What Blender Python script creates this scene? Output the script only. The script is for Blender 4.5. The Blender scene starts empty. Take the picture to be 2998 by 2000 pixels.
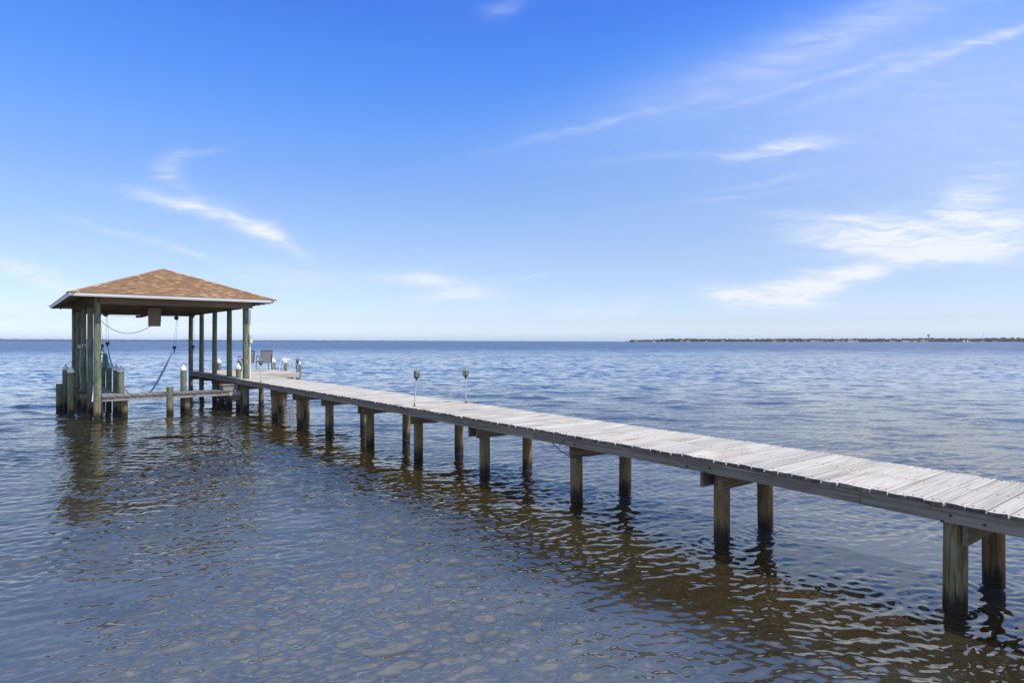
import bpy, math, random
import numpy as np
from mathutils import Vector, Matrix
R = math.radians
rnd = random.Random(7)
scene = bpy.context.scene
COL = scene.collection

# ------------------------------------------------------------------ frame
H, F, Y0 = 2.45, 1870.0, 999.5            # eye height (m), focal length and horizon of the photograph in its own pixels
U = np.array([-.6236, .7818]); U /= np.hypot(*U)      # along the dock, away from the shore
V = np.array([U[1], -U[0]])                           # across the dock
TH = math.atan2(V[1], V[0])

def W(t, s, z=0.0):
    p = s * U + t * V
    return Vector((p[0], p[1], z))

def ground(x, y, h=0.0, r=0.0):
    """(t, s) of the point at height h seen at photo pixel x, y"""
    d = F * (H - h) / (y - Y0) + r
    p = np.array([(x - 1499) / F * d, d])
    return float(p @ V), float(p @ U)

def col_at(x, s=None, t=None):
    dr = np.array([(x - 1499) / F, 1.0])
    k = s / (dr @ U) if s is not None else t / (dr @ V)
    p = dr * k
    return float(p @ V), float(p @ U), float(k)

def at(x, y, s):
    """(t, s, z) of photo pixel x, y on the plane at distance s along the dock"""
    t, s, k = col_at(x, s=s)
    return t, s, H - (y - Y0) * k / F

# ------------------------------------------------------------------ mesh building
class MB:
    def __init__(self):
        self.v, self.f, self.m = [], [], []
    def add(self, vs, fs, mi=0):
        o = len(self.v)
        self.v += [tuple(map(float, p)) for p in vs]
        self.f += [tuple(i + o for i in f) for f in fs]
        self.m += [mi] * len(fs)
        return self
    def box(self, x0, x1, y0, y1, z0, z1, mi=0):
        vs = [(x, y, z) for z in (z0, z1) for y in (y0, y1) for x in (x0, x1)]
        return self.add(vs, [(0, 2, 3, 1), (4, 5, 7, 6), (0, 1, 5, 4), (2, 6, 7, 3), (0, 4, 6, 2), (1, 3, 7, 5)], mi)
    def hexa(self, b, t, mi=0):
        """b, t: four corners each, both counter-clockwise seen from above"""
        return self.add(list(b) + list(t), [(3, 2, 1, 0), (4, 5, 6, 7), (0, 1, 5, 4), (1, 2, 6, 5), (2, 3, 7, 6), (3, 0, 4, 7)], mi)
    def bar(self, p, q, w, h, up=(0, 0, 1), mi=0):
        p, q, up = Vector(p), Vector(q), Vector(up)
        d = (q - p).normalized(); sx = d.cross(up)
        if sx.length < 1e-4: sx = d.cross(Vector((1, 0, 0)))
        sx.normalize(); sy = sx.cross(d)
        c = [(-1, -1), (1, -1), (1, 1), (-1, 1)]
        vs = [e + sx * (a * w / 2) + sy * (b * h / 2) for e in (p, q) for a, b in c]
        return self.add(vs, [(0, 1, 2, 3), (7, 6, 5, 4), (0, 4, 5, 1), (1, 5, 6, 2), (2, 6, 7, 3), (3, 7, 4, 0)], mi)
    def tube(self, pts, r, n=8, cap=True, mi=0):
        pts = [Vector(p) for p in pts]
        rs = r if isinstance(r, (list, tuple)) else [r] * len(pts)
        vs, fs, prev = [], [], None
        for i, p in enumerate(pts):
            a = pts[max(i - 1, 0)]; b = pts[min(i + 1, len(pts) - 1)]
            d = (b - a).normalized()
            if prev is None:
                x = d.cross(Vector((0, 0, 1)))
                if x.length < 1e-3: x = d.cross(Vector((1, 0, 0)))
            else:
                x = prev - d * prev.dot(d)
            x.normalize(); prev = x; y = d.cross(x)
            for k in range(n):
                an = 2 * math.pi * k / n
                vs.append(p + (x * math.cos(an) + y * math.sin(an)) * rs[i])
        for i in range(len(pts) - 1):
            for k in range(n):
                k2 = (k + 1) % n
                fs.append((i * n + k, i * n + k2, (i + 1) * n + k2, (i + 1) * n + k))
        if cap:
            fs.append(tuple(range(n))[::-1]); fs.append(tuple(range((len(pts) - 1) * n, len(pts) * n)))
        return self.add(vs, fs, mi)
    def lathe(self, prof, n=20, c=(0, 0), mi=0, wob=0.0, seed=0):
        rr = random.Random(seed)
        ph = [rr.uniform(0, 6.28) for _ in range(4)]
        vs, fs = [], []
        for i, (r, z) in enumerate(prof):
            for k in range(n):
                an = 2 * math.pi * k / n
                q = r * (1 + wob * (math.sin(2 * an + ph[0] + z) * .5 + math.sin(3 * an + ph[1] - 1.7 * z) * .5))
                vs.append((c[0] + q * math.cos(an) + wob * .4 * math.sin(z * 1.6 + ph[2]) * .2, c[1] + q * math.sin(an) + wob * .4 * math.sin(z * 1.3 + ph[3]) * .2, z))
        for i in range(len(prof) - 1):
            for k in range(n):
                k2 = (k + 1) % n
                fs.append((i * n + k, i * n + k2, (i + 1) * n + k2, (i + 1) * n + k))
        fs.append(tuple(range(n))[::-1]); fs.append(tuple(range((len(prof) - 1) * n, len(prof) * n)))
        return self.add(vs, fs, mi)
    def build(self, name, mats, parent=None, smooth=None, loc=None, rot=None):
        me = bpy.data.meshes.new(name)
        me.from_pydata(self.v, [], self.f)
        mats = mats if isinstance(mats, (list, tuple)) else [mats]
        for m in mats: me.materials.append(m)
        if len(mats) > 1: me.polygons.foreach_set('material_index', self.m)
        me.update()
        if smooth is not None:
            me.polygons.foreach_set('use_smooth', [True] * len(me.polygons))
            me.set_sharp_from_angle(angle=R(smooth))
        o = bpy.data.objects.new(name, me); COL.objects.link(o)
        if parent is not None: o.parent = parent
        if loc is not None: o.location = loc
        if rot is not None: o.rotation_euler = rot
        return o

def tag(o, label=None, cat=None, group=None, kind=None):
    if label: o['label'] = label
    if cat: o['category'] = cat
    if group: o['group'] = group
    if kind: o['kind'] = kind
    return o

def thing(name, label, cat, t=0.0, s=0.0, z=0.0, group=None, rot=0.0):
    o = bpy.data.objects.new(name, None); COL.objects.link(o)
    o.empty_display_size = .1
    o.location = W(t, s, z); o.rotation_euler = (0, 0, TH + rot)
    return tag(o, label, cat, group)

def dup(root, label=None, loc=None, rotz=None):
    r = root.copy(); COL.objects.link(r)
    if label: r['label'] = label
    if loc is not None: r.location = loc
    if rotz is not None: r.rotation_euler = (0, 0, rotz)
    for ch in list(root.children):
        c = ch.copy(); COL.objects.link(c); c.parent = r
        for g in list(ch.children):
            d = g.copy(); COL.objects.link(d); d.parent = c
    return r

# ------------------------------------------------------------------ materials
class N:
    def __init__(self, tree): self.t = tree
    def n(self, typ, **kw):
        o = self.t.nodes.new(typ)
        for k, v in kw.items():
            if k.startswith('i_'):
                key = k[2:]; key = int(key) if key.isdigit() else key.replace('_', ' ')
                self.set(o, key, v)
            else: setattr(o, k, v)
        return o
    def set(self, o, key, v):
        if isinstance(v, bpy.types.NodeSocket): self.t.links.new(v, o.inputs[key])
        else: o.inputs[key].default_value = v
    def math(self, op, a, b=None, c=None, clamp=False):
        o = self.n('ShaderNodeMath', operation=op, use_clamp=clamp)
        for i, v in enumerate((a, b, c)):
            if v is not None: self.set(o, i, v)
        return o.outputs[0]
    def vmath(self, op, a, b=None, out=0, scale=None):
        o = self.n('ShaderNodeVectorMath', operation=op)
        self.set(o, 0, a)
        if b is not None: self.set(o, 1, b)
        if scale is not None: self.set(o, 'Scale', scale)
        return o.outputs[out]
    def mapr(self, v, a, b, c=0.0, d=1.0, smooth=False):
        o = self.n('ShaderNodeMapRange', interpolation_type='SMOOTHSTEP' if smooth else 'LINEAR', clamp=True)
        for i, q in enumerate((v, a, b, c, d)): self.set(o, i, q)
        return o.outputs[0]
    def mix(self, f, a, b, mode='MIX'):
        o = self.n('ShaderNodeMix', data_type='RGBA', blend_type=mode, clamp_factor=True)
        self.set(o, 0, f); self.set(o, 6, a); self.set(o, 7, b)
        return o.outputs[2]
    def noise(self, vec, scale, detail=3, rough=.55, dist=0.0, out=0, norm=True):
        o = self.n('ShaderNodeTexNoise', normalize=norm)
        self.set(o, 'Vector', vec); self.set(o, 'Scale', scale); self.set(o, 'Detail', detail); self.set(o, 'Roughness', rough); self.set(o, 'Distortion', dist)
        return o.outputs[out]
    def mapping(self, vec, loc=(0, 0, 0), rot=(0, 0, 0), scale=(1, 1, 1), typ='POINT'):
        o = self.n('ShaderNodeMapping', vector_type=typ)
        self.set(o, 0, vec); self.set(o, 1, loc); self.set(o, 2, rot); self.set(o, 3, scale)
        return o.outputs[0]
    def ramp(self, f, stops, interp='LINEAR'):
        o = self.n('ShaderNodeValToRGB'); cr = o.color_ramp; cr.interpolation = interp
        while len(cr.elements) < len(stops): cr.elements.new(.5)
        for e, (p, c) in zip(cr.elements, stops):
            e.position = p; e.color = (*c, 1) if len(c) == 3 else c
        self.set(o, 0, f)
        return o.outputs[0]

def newmat(name):
    m = bpy.data.materials.new(name); m.use_nodes = True
    g = N(m.node_tree); b = m.node_tree.nodes['Principled BSDF']
    return m, g, b

def simple(name, color, rough=.6, metal=0.0, var=.12, scale=9.0, spec=.5):
    m, g, b = newmat(name)
    co = g.n('ShaderNodeTexCoord').outputs['Object']
    f = g.noise(co, scale, 4, .6)
    c = g.mix(f, tuple(x * (1 - var) for x in color) + (1,), tuple(min(1, x * (1 + var)) for x in color) + (1,))
    g.set(b, 'Base Color', c); g.set(b, 'Roughness', g.mapr(f, .2, .8, rough * .85, min(1, rough * 1.15)))
    b.inputs['Metallic'].default_value = metal; b.inputs['Specular IOR Level'].default_value = spec
    return m

def plank_mat(name, dark, mid, light, axis=0, island=.35, fine=1.0, bump=.25, stain=(.25, .17, .10), stain_amt=.35):
    """weathered board: grain runs along the object's axis, every board has its own tone"""
    m, g, b = newmat(name)
    co = g.n('ShaderNodeTexCoord').outputs['Object']
    isl = g.n('ShaderNodeNewGeometry').outputs['Random Per Island']
    off = g.n('ShaderNodeCombineXYZ', i_0=g.math('MULTIPLY', isl, 37.0), i_1=g.math('MULTIPLY', isl, 91.0), i_2=g.math('MULTIPLY', isl, 53.0)).outputs[0]
    p = g.vmath('ADD', co, off)
    sc = [55.0 * fine] * 3; sc[axis] = 1.6
    gr = g.noise(g.mapping(p, scale=sc), 1.0, 5, .62, .6)
    sc2 = [16.0 * fine] * 3; sc2[axis] = .7
    gr2 = g.noise(g.mapping(p, scale=sc2), 1.0, 3, .5, 1.2)
    pat = g.noise(p, 1.7, 4, .6)
    f = g.math('ADD', g.math('MULTIPLY', gr, .5), g.math('MULTIPLY', gr2, .5))
    c = g.ramp(f, [(.30, dark), (.47, mid), (.66, light)])
    tone = g.mapr(isl, 0, 1, 1 - island, 1 + island * .45)
    c = g.mix(1.0, c, g.n('ShaderNodeCombineColor', i_0=tone, i_1=tone, i_2=tone).outputs[0], 'MULTIPLY')
    st = g.mapr(g.math('ADD', pat, g.math('MULTIPLY', g.math('SUBTRACT', isl, .5), .5)), .60, .86, 0, stain_amt)
    c = g.mix(st, c, (*stain, 1))
    g.set(b, 'Base Color', c); b.inputs['Roughness'].default_value = .85; b.inputs['Specular IOR Level'].default_value = .25
    bp = g.n('ShaderNodeBump', i_Strength=bump, i_Distance=.01, i_Height=f)
    g.set(b, 'Normal', bp.outputs[0])
    return m

def pile_mat(name, base, streak, pale, orange, orange_amt, flame=.5, otop=.75):
    """round treated pile: long grain, patches of bleached surface, rust coloured band and a dark wet foot at the water"""
    m, g, b = newmat(name)
    co = g.n('ShaderNodeTexCoord').outputs['Object']
    ra = g.n('ShaderNodeObjectInfo').outputs['Random']
    off = g.n('ShaderNodeCombineXYZ', i_0=g.math('MULTIPLY', ra, 71.0), i_1=g.math('MULTIPLY', ra, 43.0), i_2=g.math('MULTIPLY', ra, 29.0)).outputs[0]
    p = g.vmath('ADD', co, off)
    z = g.n('ShaderNodeSeparateXYZ', i_0=co).outputs[2]
    gr = g.noise(g.mapping(p, scale=(34, 34, 1.5)), 1.0, 4, .6, 1.0)
    fl = g.noise(g.mapping(p, scale=(13, 13, 2.2)), 1.0, 2, .5, 2.4)
    pt = g.noise(g.mapping(p, scale=(5, 5, 1.1)), 1.0, 4, .6, .5)
    f = g.math('ADD', g.math('MULTIPLY', gr, 1 - flame), g.math('MULTIPLY', fl, flame))
    c = g.ramp(f, [(.33, streak), (.47, base), (.60, tuple((a + q) / 2 for a, q in zip(base, pale))), (.72, pale)])
    c = g.mix(g.mapr(pt, .52, .72, 0, .55), c, (*streak, 1))
    on = g.math('ADD', z, g.math('MULTIPLY', g.math('SUBTRACT', pt, .5), 1.9))
    on = g.math('ADD', on, g.math('MULTIPLY', g.math('SUBTRACT', gr, .5), .9))
    oz = g.math('MULTIPLY', g.mapr(on, otop, otop * .45, 0, 1, True), g.math('MULTIPLY', g.mapr(ra, 0, 1, .25, 1.0), orange_amt))
    oc = g.ramp(gr, [(.3, tuple(x * .45 for x in orange)), (.5, orange), (.72, tuple(min(1, x * 1.7) for x in orange))])
    c = g.mix(oz, c, oc)
    wet = g.mapr(g.math('ADD', z, g.math('ADD', g.math('MULTIPLY', g.math('SUBTRACT', gr, .5), .34), g.math('MULTIPLY', g.math('SUBTRACT', pt, .5), .30))), .30, .10, 0, .93, True)
    c = g.mix(wet, c, (.012, .010, .006, 1))
    g.set(b, 'Base Color', c)
    g.set(b, 'Roughness', g.mapr(wet, 0, 1, .85, .45)); b.inputs['Specular IOR Level'].default_value = .3
    g.set(b, 'Normal', g.n('ShaderNodeBump', i_Strength=.45, i_Distance=.012, i_Height=f).outputs[0])
    return m

M = {}
M['deck'] = plank_mat('bleached_deck_boards', (.20, .178, .143), (.445, .412, .355), (.575, .54, .472), 0, .22, 1.0, .5, (.21, .15, .10), .6)
M['end'] = plank_mat('grey_frame_boards', (.095, .085, .070), (.20, .185, .155), (.32, .295, .255), 1, .3, 1.0, .3, (.10, .08, .06), .3)
M['endgrain'] = plank_mat('dark_end_grain', (.035, .033, .030), (.10, .097, .092), (.20, .195, .185), 2, .5, .8, .4)
M['nail'] = simple('rusty_nail_heads', (.055, .035, .025), .7, .3, .3, 40)
M['capbeam'] = plank_mat('cross_beam_boards', (.05, .040, .030), (.13, .105, .08), (.22, .19, .155), 0, .3, .8, .2, (.10, .06, .035), .4)
M['catwalk'] = plank_mat('catwalk_boards', (.09, .085, .085), (.21, .20, .205), (.33, .32, .32), 1, .35, 1.0, .3, (.16, .10, .06), .5)
M['catjoist'] = plank_mat('catwalk_joist_boards', (.12, .115, .11), (.255, .245, .235), (.36, .35, .335), 0, .3, 1.0, .3, (.20, .12, .07), .5)
M['platerim'] = plank_mat('platform_rim_boards', (.20, .17, .14), (.40, .36, .31), (.55, .51, .46), 0, .2, 1.0, .3, (.28, .18, .12), .5)
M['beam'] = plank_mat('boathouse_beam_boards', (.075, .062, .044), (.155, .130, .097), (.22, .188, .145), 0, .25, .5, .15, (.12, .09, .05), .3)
M['shadebeam'] = plank_mat('shaded_beam_boards', (.042, .034, .024), (.095, .077, .055), (.145, .12, .09), 0, .25, .5, .15, (.09, .06, .035), .3)  # darker copy of the header wood, roof shade put into the colour
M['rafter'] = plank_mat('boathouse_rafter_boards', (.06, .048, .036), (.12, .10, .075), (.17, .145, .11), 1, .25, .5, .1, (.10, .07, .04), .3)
M['pile'] = pile_mat('dock_pile_wood', (.165, .150, .080), (.085, .062, .030), (.30, .31, .21), (.20, .095, .028), .62, .5, .85)
M['post'] = pile_mat('green_pile_wood', (.120, .143, .088), (.050, .056, .034), (.33, .36, .27), (.22, .095, .022), .55, .5, .62)
M['cap'] = simple('white_cap_plastic', (.70, .69, .65), .45, 0, .06, 12)
M['white'] = simple('white_trim_paint', (.74, .745, .745), .5, 0, .10, 4)
M['pvc'] = simple('white_conduit_plastic', (.74, .74, .73), .4, 0, .05, 12)
M['boxgrey'] = simple('pale_grey_box_plastic', (.60, .59, .56), .5, 0, .08, 20)
M['alu'] = simple('aluminium_tube', (.78, .79, .80), .35, .55, .06, 14)
M['galv'] = simple('galvanised_pole', (.50, .54, .52), .45, .35, .10, 18)
M['chairdark'] = simple('dark_chair_frame', (.045, .042, .042), .45, .1, .15, 20)
M['chairmetal'] = simple('brushed_chair_legs', (.52, .52, .52), .35, .5, .08, 20)
M['black'] = simple('black_rubber', (.02, .02, .02), .55, 0, .2, 20)
M['iron'] = simple('dark_pulley_iron', (.045, .042, .04), .5, .4, .3, 30)
M['wire'] = simple('steel_cable', (.16, .16, .15), .5, .5, .1, 30)
M['box'] = simple('brown_motor_cover', (.17, .15, .115), .45, 0, .06, 5)
M['hose'] = simple('teal_hose_rubber', (.016, .060, .082), .4, 0, .25, 10)
M['strap'] = simple('grey_webbing', (.52, .53, .51), .8, 0, .2, 25)
M['lampgreen'] = simple('verdigris_lamp_brass', (.20, .21, .075), .55, .25, .35, 40)
M['lampdark'] = simple('tarnished_lamp_brass', (.055, .050, .030), .55, .3, .3, 40)
M['brass'] = simple('rusty_lamp_foot', (.22, .12, .05), .6, .3, .3, 40)
M['teal'] = simple('teal_fabric', (.10, .32, .29), .85, 0, .15, 12)
M['pink'] = simple('mauve_fabric', (.42, .33, .34), .85, 0, .15, 12)
M['paintgreen'] = simple('shade_cloth', (.3, .3, .3), .8)

# sling fabric of the chairs: fine weave
m, g, b = newmat('grey_sling_mesh')
co = g.n('ShaderNodeTexCoord').outputs['Object']
wv = g.n('ShaderNodeTexWave', wave_type='BANDS', bands_direction='X', i_Vector=co, i_Scale=45.0, i_Distortion=.5).outputs[1]
nz = g.noise(co, 6, 3)
g.set(b, 'Base Color', g.mix(g.math('ADD', g.math('MULTIPLY', wv, .3), g.math('MULTIPLY', nz, .7)), (.15, .15, .165, 1), (.27, .27, .29, 1)))
b.inputs['Roughness'].default_value = .8
M['sling'] = m

# shingles: every tab its own blend of browns and tans
m, g, b = newmat('brown_blend_shingles')
isl = g.n('ShaderNodeNewGeometry').outputs['Random Per Island']
co = g.n('ShaderNodeTexCoord').outputs['Object']
c = g.ramp(isl, [(0, (.285, .160, .084)), (.22, (.335, .195, .100)), (.45, (.365, .218, .112)), (.66, (.30, .172, .090)), (.78, (.40, .252, .125)), (.86, (.48, .325, .160)), (1, (.55, .395, .20))])
gr = g.noise(co, 160, 2, .7)
c = g.mix(g.mapr(gr, .3, .7, 0, .35), c, (.12, .06, .04, 1))
pat = g.noise(co, 1.1, 3)
c = g.mix(g.mapr(pat, .45, .75, 0, .10), c, (.20, .115, .075, 1))
g.set(b, 'Base Color', c); b.inputs['Roughness'].default_value = .9; b.inputs['Specular IOR Level'].default_value = .2
g.set(b, 'Normal', g.n('ShaderNodeBump', i_Strength=.3, i_Distance=.004, i_Height=gr).outputs[0])
M['shingle'] = m
M['butt'] = simple('dark_shingle_edge', (.10, .055, .035), .9, 0, .3, 30)

# glass of the dock lamps
m, g, b = newmat('clouded_lamp_glass')
b.inputs['Base Color'].default_value = (.78, .82, .84, 1); b.inputs['Roughness'].default_value = .25
M['lens'] = m

# ------------------------------------------------------------------ water
def build_water():
    rng = np.random.default_rng(11)
    # ring radii and angles: fine in the half that the shore looks out on
    r = [0.0, .8, 1.6]
    q = 2.4
    while q < 36: r.append(q); q *= 1.0031
    while q < 230: r.append(q); q *= 1.0062
    while q < 60000: r.append(q); q *= 1.11
    r = np.array(r)
    fine = np.linspace(R(90 - 56), R(90 + 56), 1050)
    coarse = np.linspace(R(90 + 58), R(360 + 90 - 58), 120)[1:-1]
    an = np.concatenate([fine, coarse])
    rr, aa = np.meshgrid(r, an, indexing='ij')
    X = rr * np.cos(aa); Y = rr * np.sin(aa)
    dr = np.gradient(r)[:, None]
    Zt = np.zeros_like(X)
    # patches of breeze
    def low(x, y, seed, L):
        g2 = np.random.default_rng(seed); o = np.zeros_like(x)
        for _ in range(7):
            a = g2.uniform(0, 2 * np.pi); k = 2 * np.pi / (L * g2.uniform(.6, 1.8))
            o += np.sin(k * (x * np.cos(a) + y * np.sin(a)) + g2.uniform(0, 6.28))
        return o / 2.6
    gust = np.clip(1 + .38 * low(X, Y, 3, 6.0) + .30 * low(X, Y, 4, 2.2), .25, 1.9)
    NW = 150
    lam = np.exp(rng.uniform(np.log(.065), np.log(1.7), NW))
    lam.sort()
    # slope per component, weighted towards the middle wavelengths
    wgt = np.exp(-((np.log(lam) - np.log(.19)) / .85) ** 2)
    slope_rms = WAVE_SLOPE
    wgt = wgt / np.sqrt((wgt ** 2).sum() / 2) * slope_rms
    dirs = np.where(rng.random(NW) < .6, R(-62), R(-106)) + rng.normal(0, R(WAVE_SPREAD), NW) * (1 + .5 * (lam < .12))
    ph = rng.uniform(0, 2 * np.pi, NW)
    # a low longer chop runs under the ripples
    l2 = np.exp(rng.uniform(np.log(.8), np.log(4.2), 44)); d2 = rng.normal(R(-88), R(24), 44)
    lam = np.concatenate([lam, l2]); wgt = np.concatenate([wgt, np.full(44, .048 * np.sqrt(2 / 44))]); dirs = np.concatenate([dirs, d2]); ph = np.concatenate([ph, rng.uniform(0, 6.28, 44)])
    # gentle bending of the crests
    wx = .35 * low(X, Y, 21, 3.0); wy = .35 * low(X, Y, 22, 3.0)
    near = rr < 260
    for l, a, d, p in zip(lam, wgt, dirs, ph):
        k = 2 * np.pi / l
        amp = a / k
        fade = np.clip((l / dr - 2.6) / 3.0, 0, 1) * (1 if l < .8 else .35 + .65 * np.clip((rr - 8) / 22, 0, 1))
        if not fade.any(): continue
        phase = k * ((X + wx * l * .5) * np.cos(d) + (Y + wy * l * .5) * np.sin(d)) + p
        sn = np.sin(phase)
        Zt += amp * fade * gust * (sn + .30 * np.cos(2 * phase))
    # little rings where the ripples meet the nearer piles
    for px_, py_ in [(2796.6, 1803), (2114, 1596.6), (1704.4, 1470), (2909.8, 1723.8), (2241, 1555), (1830, 1452), (1429, 1395), (1548, 1376)]:
        t_, s_ = ground(px_, py_, r=.095); c_ = W(t_, s_)
        rq = np.hypot(X - c_.x, Y - c_.y)
        Zt += np.where(rq < 1.2, .0075 * np.cos(2 * np.pi * (rq - .1) / .13) * np.exp(-np.maximum(rq - .1, 0) / .22), 0)
    Zt[r > 230] = 0
    nr, na = X.shape
    co = np.stack([X, Y, Zt], -1).reshape(-1, 3).astype(np.float32)
    i = np.arange(nr - 1)[:, None]; j = np.arange(na)[None, :]
    j2 = (j + 1) % na
    quads = np.stack([i * na + j, (i + 1) * na + j, (i + 1) * na + j2, i * na + j2], -1).reshape(-1, 4).astype(np.int32)
    me = bpy.data.meshes.new('water')
    me.vertices.add(len(co)); me.vertices.foreach_set('co', co.ravel())
    me.loops.add(quads.size); me.loops.foreach_set('vertex_index', quads.ravel())
    me.polygons.add(len(quads)); me.polygons.foreach_set('loop_start', np.arange(0, quads.size, 4, dtype=np.int32))
    me.polygons.foreach_set('use_smooth', np.ones(len(quads), dtype=bool))
    me.update(calc_edges=True); me.validate()
    o = bpy.data.objects.new('water', me); COL.objects.link(o)
    tag(o, 'rippled blue bay water with brown reflections under the dock', kind='structure')
    m, g, b = newmat('tea_brown_bay_water')
    geo = g.n('ShaderNodeNewGeometry')
    pos = geo.outputs['Position']; nrm = geo.outputs['Normal']
    dist = g.vmath('LENGTH', pos, out=1)
    # slope jitter: fine ripples everywhere, larger chop where the mesh no longer carries it
    def jit(sc, stretch, amp, det=2, dd=0.0):
        v = g.noise(g.mapping(pos, scale=(stretch, 1, 1), rot=(0, 0, R(-14))), sc, det, .6, dd, out=1)
        v = g.vmath('SUBTRACT', v, (.5, .5, .5))
        return g.vmath('MULTIPLY', v, g.n('ShaderNodeCombineXYZ', i_0=g.math('MULTIPLY', amp, .7), i_1=amp, i_2=0.0).outputs[0])
    fine_amp = g.mapr(dist, 4, 30, RIP_NEAR, RIP_FAR)
    mid_amp = g.mapr(dist, 12, 70, 0.0, CHOP_MID, True)
    far_amp = g.mapr(dist, 60, 260, 0.0, CHOP_FAR, True)
    # wind streaks and slicks
    ws = g.noise(g.mapping(pos, scale=(.35, 1, 1), rot=(0, 0, R(-6))), .055, 4, .6, .4)
    wind = g.mapr(ws, .34, .66, .6, 1.35)
    fine_amp = g.math('MULTIPLY', fine_amp, wind); mid_amp = g.math('MULTIPLY', mid_amp, wind)
    far_amp = g.math('MULTIPLY', far_amp, g.mapr(g.noise(g.mapping(pos, scale=(.12, 1, 1)), .012, 4, .6), .35, .65, .78, 1.22))
    j = g.vmath('ADD', jit(15.0, .6, fine_amp, 3), jit(2.0, .5, mid_amp, 2, .4))
    j = g.vmath('ADD', j, jit(.32, .35, far_amp, 3, .5))
    nn = g.vmath('NORMALIZE', g.vmath('ADD', nrm, j))
    g.set(b, 'Normal', nn)
    # body colour: tea-brown water, mottled sand near the shore, plus painted-in sky reflection
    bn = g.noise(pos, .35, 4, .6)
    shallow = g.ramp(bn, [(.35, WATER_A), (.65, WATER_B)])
    # greyed sand near shore, milky tones past the dock and beyond imitate reflected sky
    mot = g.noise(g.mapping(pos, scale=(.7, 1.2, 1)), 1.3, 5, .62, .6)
    sand = g.ramp(mot, [(.34, SAND_SHEEN_A), (.50, SAND_SHEEN_B), (.66, SAND_SHEEN_C)])
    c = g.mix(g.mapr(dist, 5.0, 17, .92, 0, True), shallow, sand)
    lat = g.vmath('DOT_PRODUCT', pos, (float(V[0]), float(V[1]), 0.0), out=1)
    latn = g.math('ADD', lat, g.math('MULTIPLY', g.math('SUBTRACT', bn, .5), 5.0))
    c = g.mix(g.mapr(latn, 3.4, 4.9, 0, .85, True), c, shallow)  # dark amber painted along the band of the dock's reflection
    c = g.mix(g.mapr(g.math('ADD', lat, g.math('MULTIPLY', g.math('SUBTRACT', bn, .5), 1.2)), 6.5, 8.0, 0, 1, True), c, (*WATER_OPEN_SHEEN, 1))
    c = g.mix(g.mapr(dist, 14, 60, 0, 1, True), c, (*WATER_FAR_SHEEN, 1))
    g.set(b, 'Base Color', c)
    g.set(b, 'Roughness', g.mapr(dist, 25, 260, .02, .30, True))
    g.set(b, 'IOR', g.mapr(dist, 10, 70, 3.2, 1.75, True))
    b.inputs['Specular Tint'].default_value = (1.0, .82, .57, 1)
    b.inputs['Specular IOR Level'].default_value = .5
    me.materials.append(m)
    return o

WAVE_SLOPE, WAVE_SPREAD = .132, 23
RIP_NEAR, RIP_FAR, CHOP_MID, CHOP_FAR = .20, .40, 1.6, 2.8
WATER_A, WATER_B, WATER_FAR_SHEEN, WATER_OPEN_SHEEN = (.014, .0098, .0006), (.027, .0180, .0016), (.026, .060, .125), (.058, .062, .072)
SAND_SHEEN_A, SAND_SHEEN_B, SAND_SHEEN_C = (.064, .063, .058), (.080, .080, .078), (.094, .093, .089)
build_water()

# ------------------------------------------------------------------ dock
_hs = [-8, 0, 1.84, 3.85, 7.45, 11.8, 20.6, 32]
_hz = [.93, .985, 1.02, 1.058, 1.082, 1.10, 1.12, 1.12]
def deck_h(s): return float(np.interp(s, _hs, _hz))
T0, T1 = 6.50, 8.05
S_END, S_PLAT, T_PLAT = 31.6, 26.95, 9.93

dock = thing('wooden_dock', 'long weathered grey plank dock on round piles running out to the boathouse', 'dock')
def plank(mb, t0, t1, s0, s1, z, th=.038, rr=rnd):
    ch = .005
    tl = rr.uniform(-.004, .004); tw = rr.uniform(-.003, .003)
    ring = lambda t, k: [(t, s0 + .001, z - th), (t, s1 - .001, z - th), (t, s1, z - ch + k), (t, s1 - ch, z + k), (t, (s0 + s1) / 2, z + k - .0015), (t, s0 + ch, z - k), (t, s0, z - ch - k)]
    a, c = ring(t0, tl), ring(t1, tw); n = len(a)
    mb.add(a + c, [tuple(range(n)), tuple(range(2 * n - 1, n - 1, -1))], 1)
    o_ = len(mb.v) - 2 * n
    for i in range(n): mb.f.append((o_ + i, o_ + n + i, o_ + n + (i + 1) % n, o_ + (i + 1) % n)); mb.m.append(0)
mb = MB(); nails = MB(); s = -7.0; i = 0
while s < S_END - .13:
    w = .1445 + rnd.uniform(-.003, .002); gap = rnd.choice([.006, .009, .013, .017])
    z = deck_h(s) + rnd.uniform(-.003, .003)
    a = T0 + rnd.uniform(-.014, .014); e = (T_PLAT if s > S_PLAT else T1) + rnd.uniform(-.016, .016)
    if s > 23.3 and s < S_END - .1: a = max(a, T0 + .02)
    if rnd.random() < .09:
        k = rnd.choice([7.27, 7.29])
        plank(mb, a, k - .002, s, s + w, z); plank(mb, k + .003, e, s, s + w, z + rnd.uniform(-.003, .003))
    else:
        plank(mb, a, e, s, s + w, z)
    if s < 18:
        for tt in (6.575, 7.275, 7.985):
            for fs_ in (.24, .76):
                x_, y_ = tt + rnd.uniform(-.012, .012), s + w * (fs_ + rnd.uniform(-.06, .06))
                if rnd.random() < .9: nails.add([(x_ + .0065 * math.cos(q * 1.047), y_ + .0065 * math.sin(q * 1.047), z + .0035) for q in range(6)] + [(x_ + .0065 * math.cos(q * 1.047), y_ + .0065 * math.sin(q * 1.047), z - .01) for q in range(6)], [(0, 1, 2, 3, 4, 5)] + [(q, q + 6, (q + 1) % 6 + 6, (q + 1) % 6) for q in range(6)])
    s += w + gap; i += 1
mb.build('deck', [M['deck'], M['endgrain']], dock)
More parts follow.
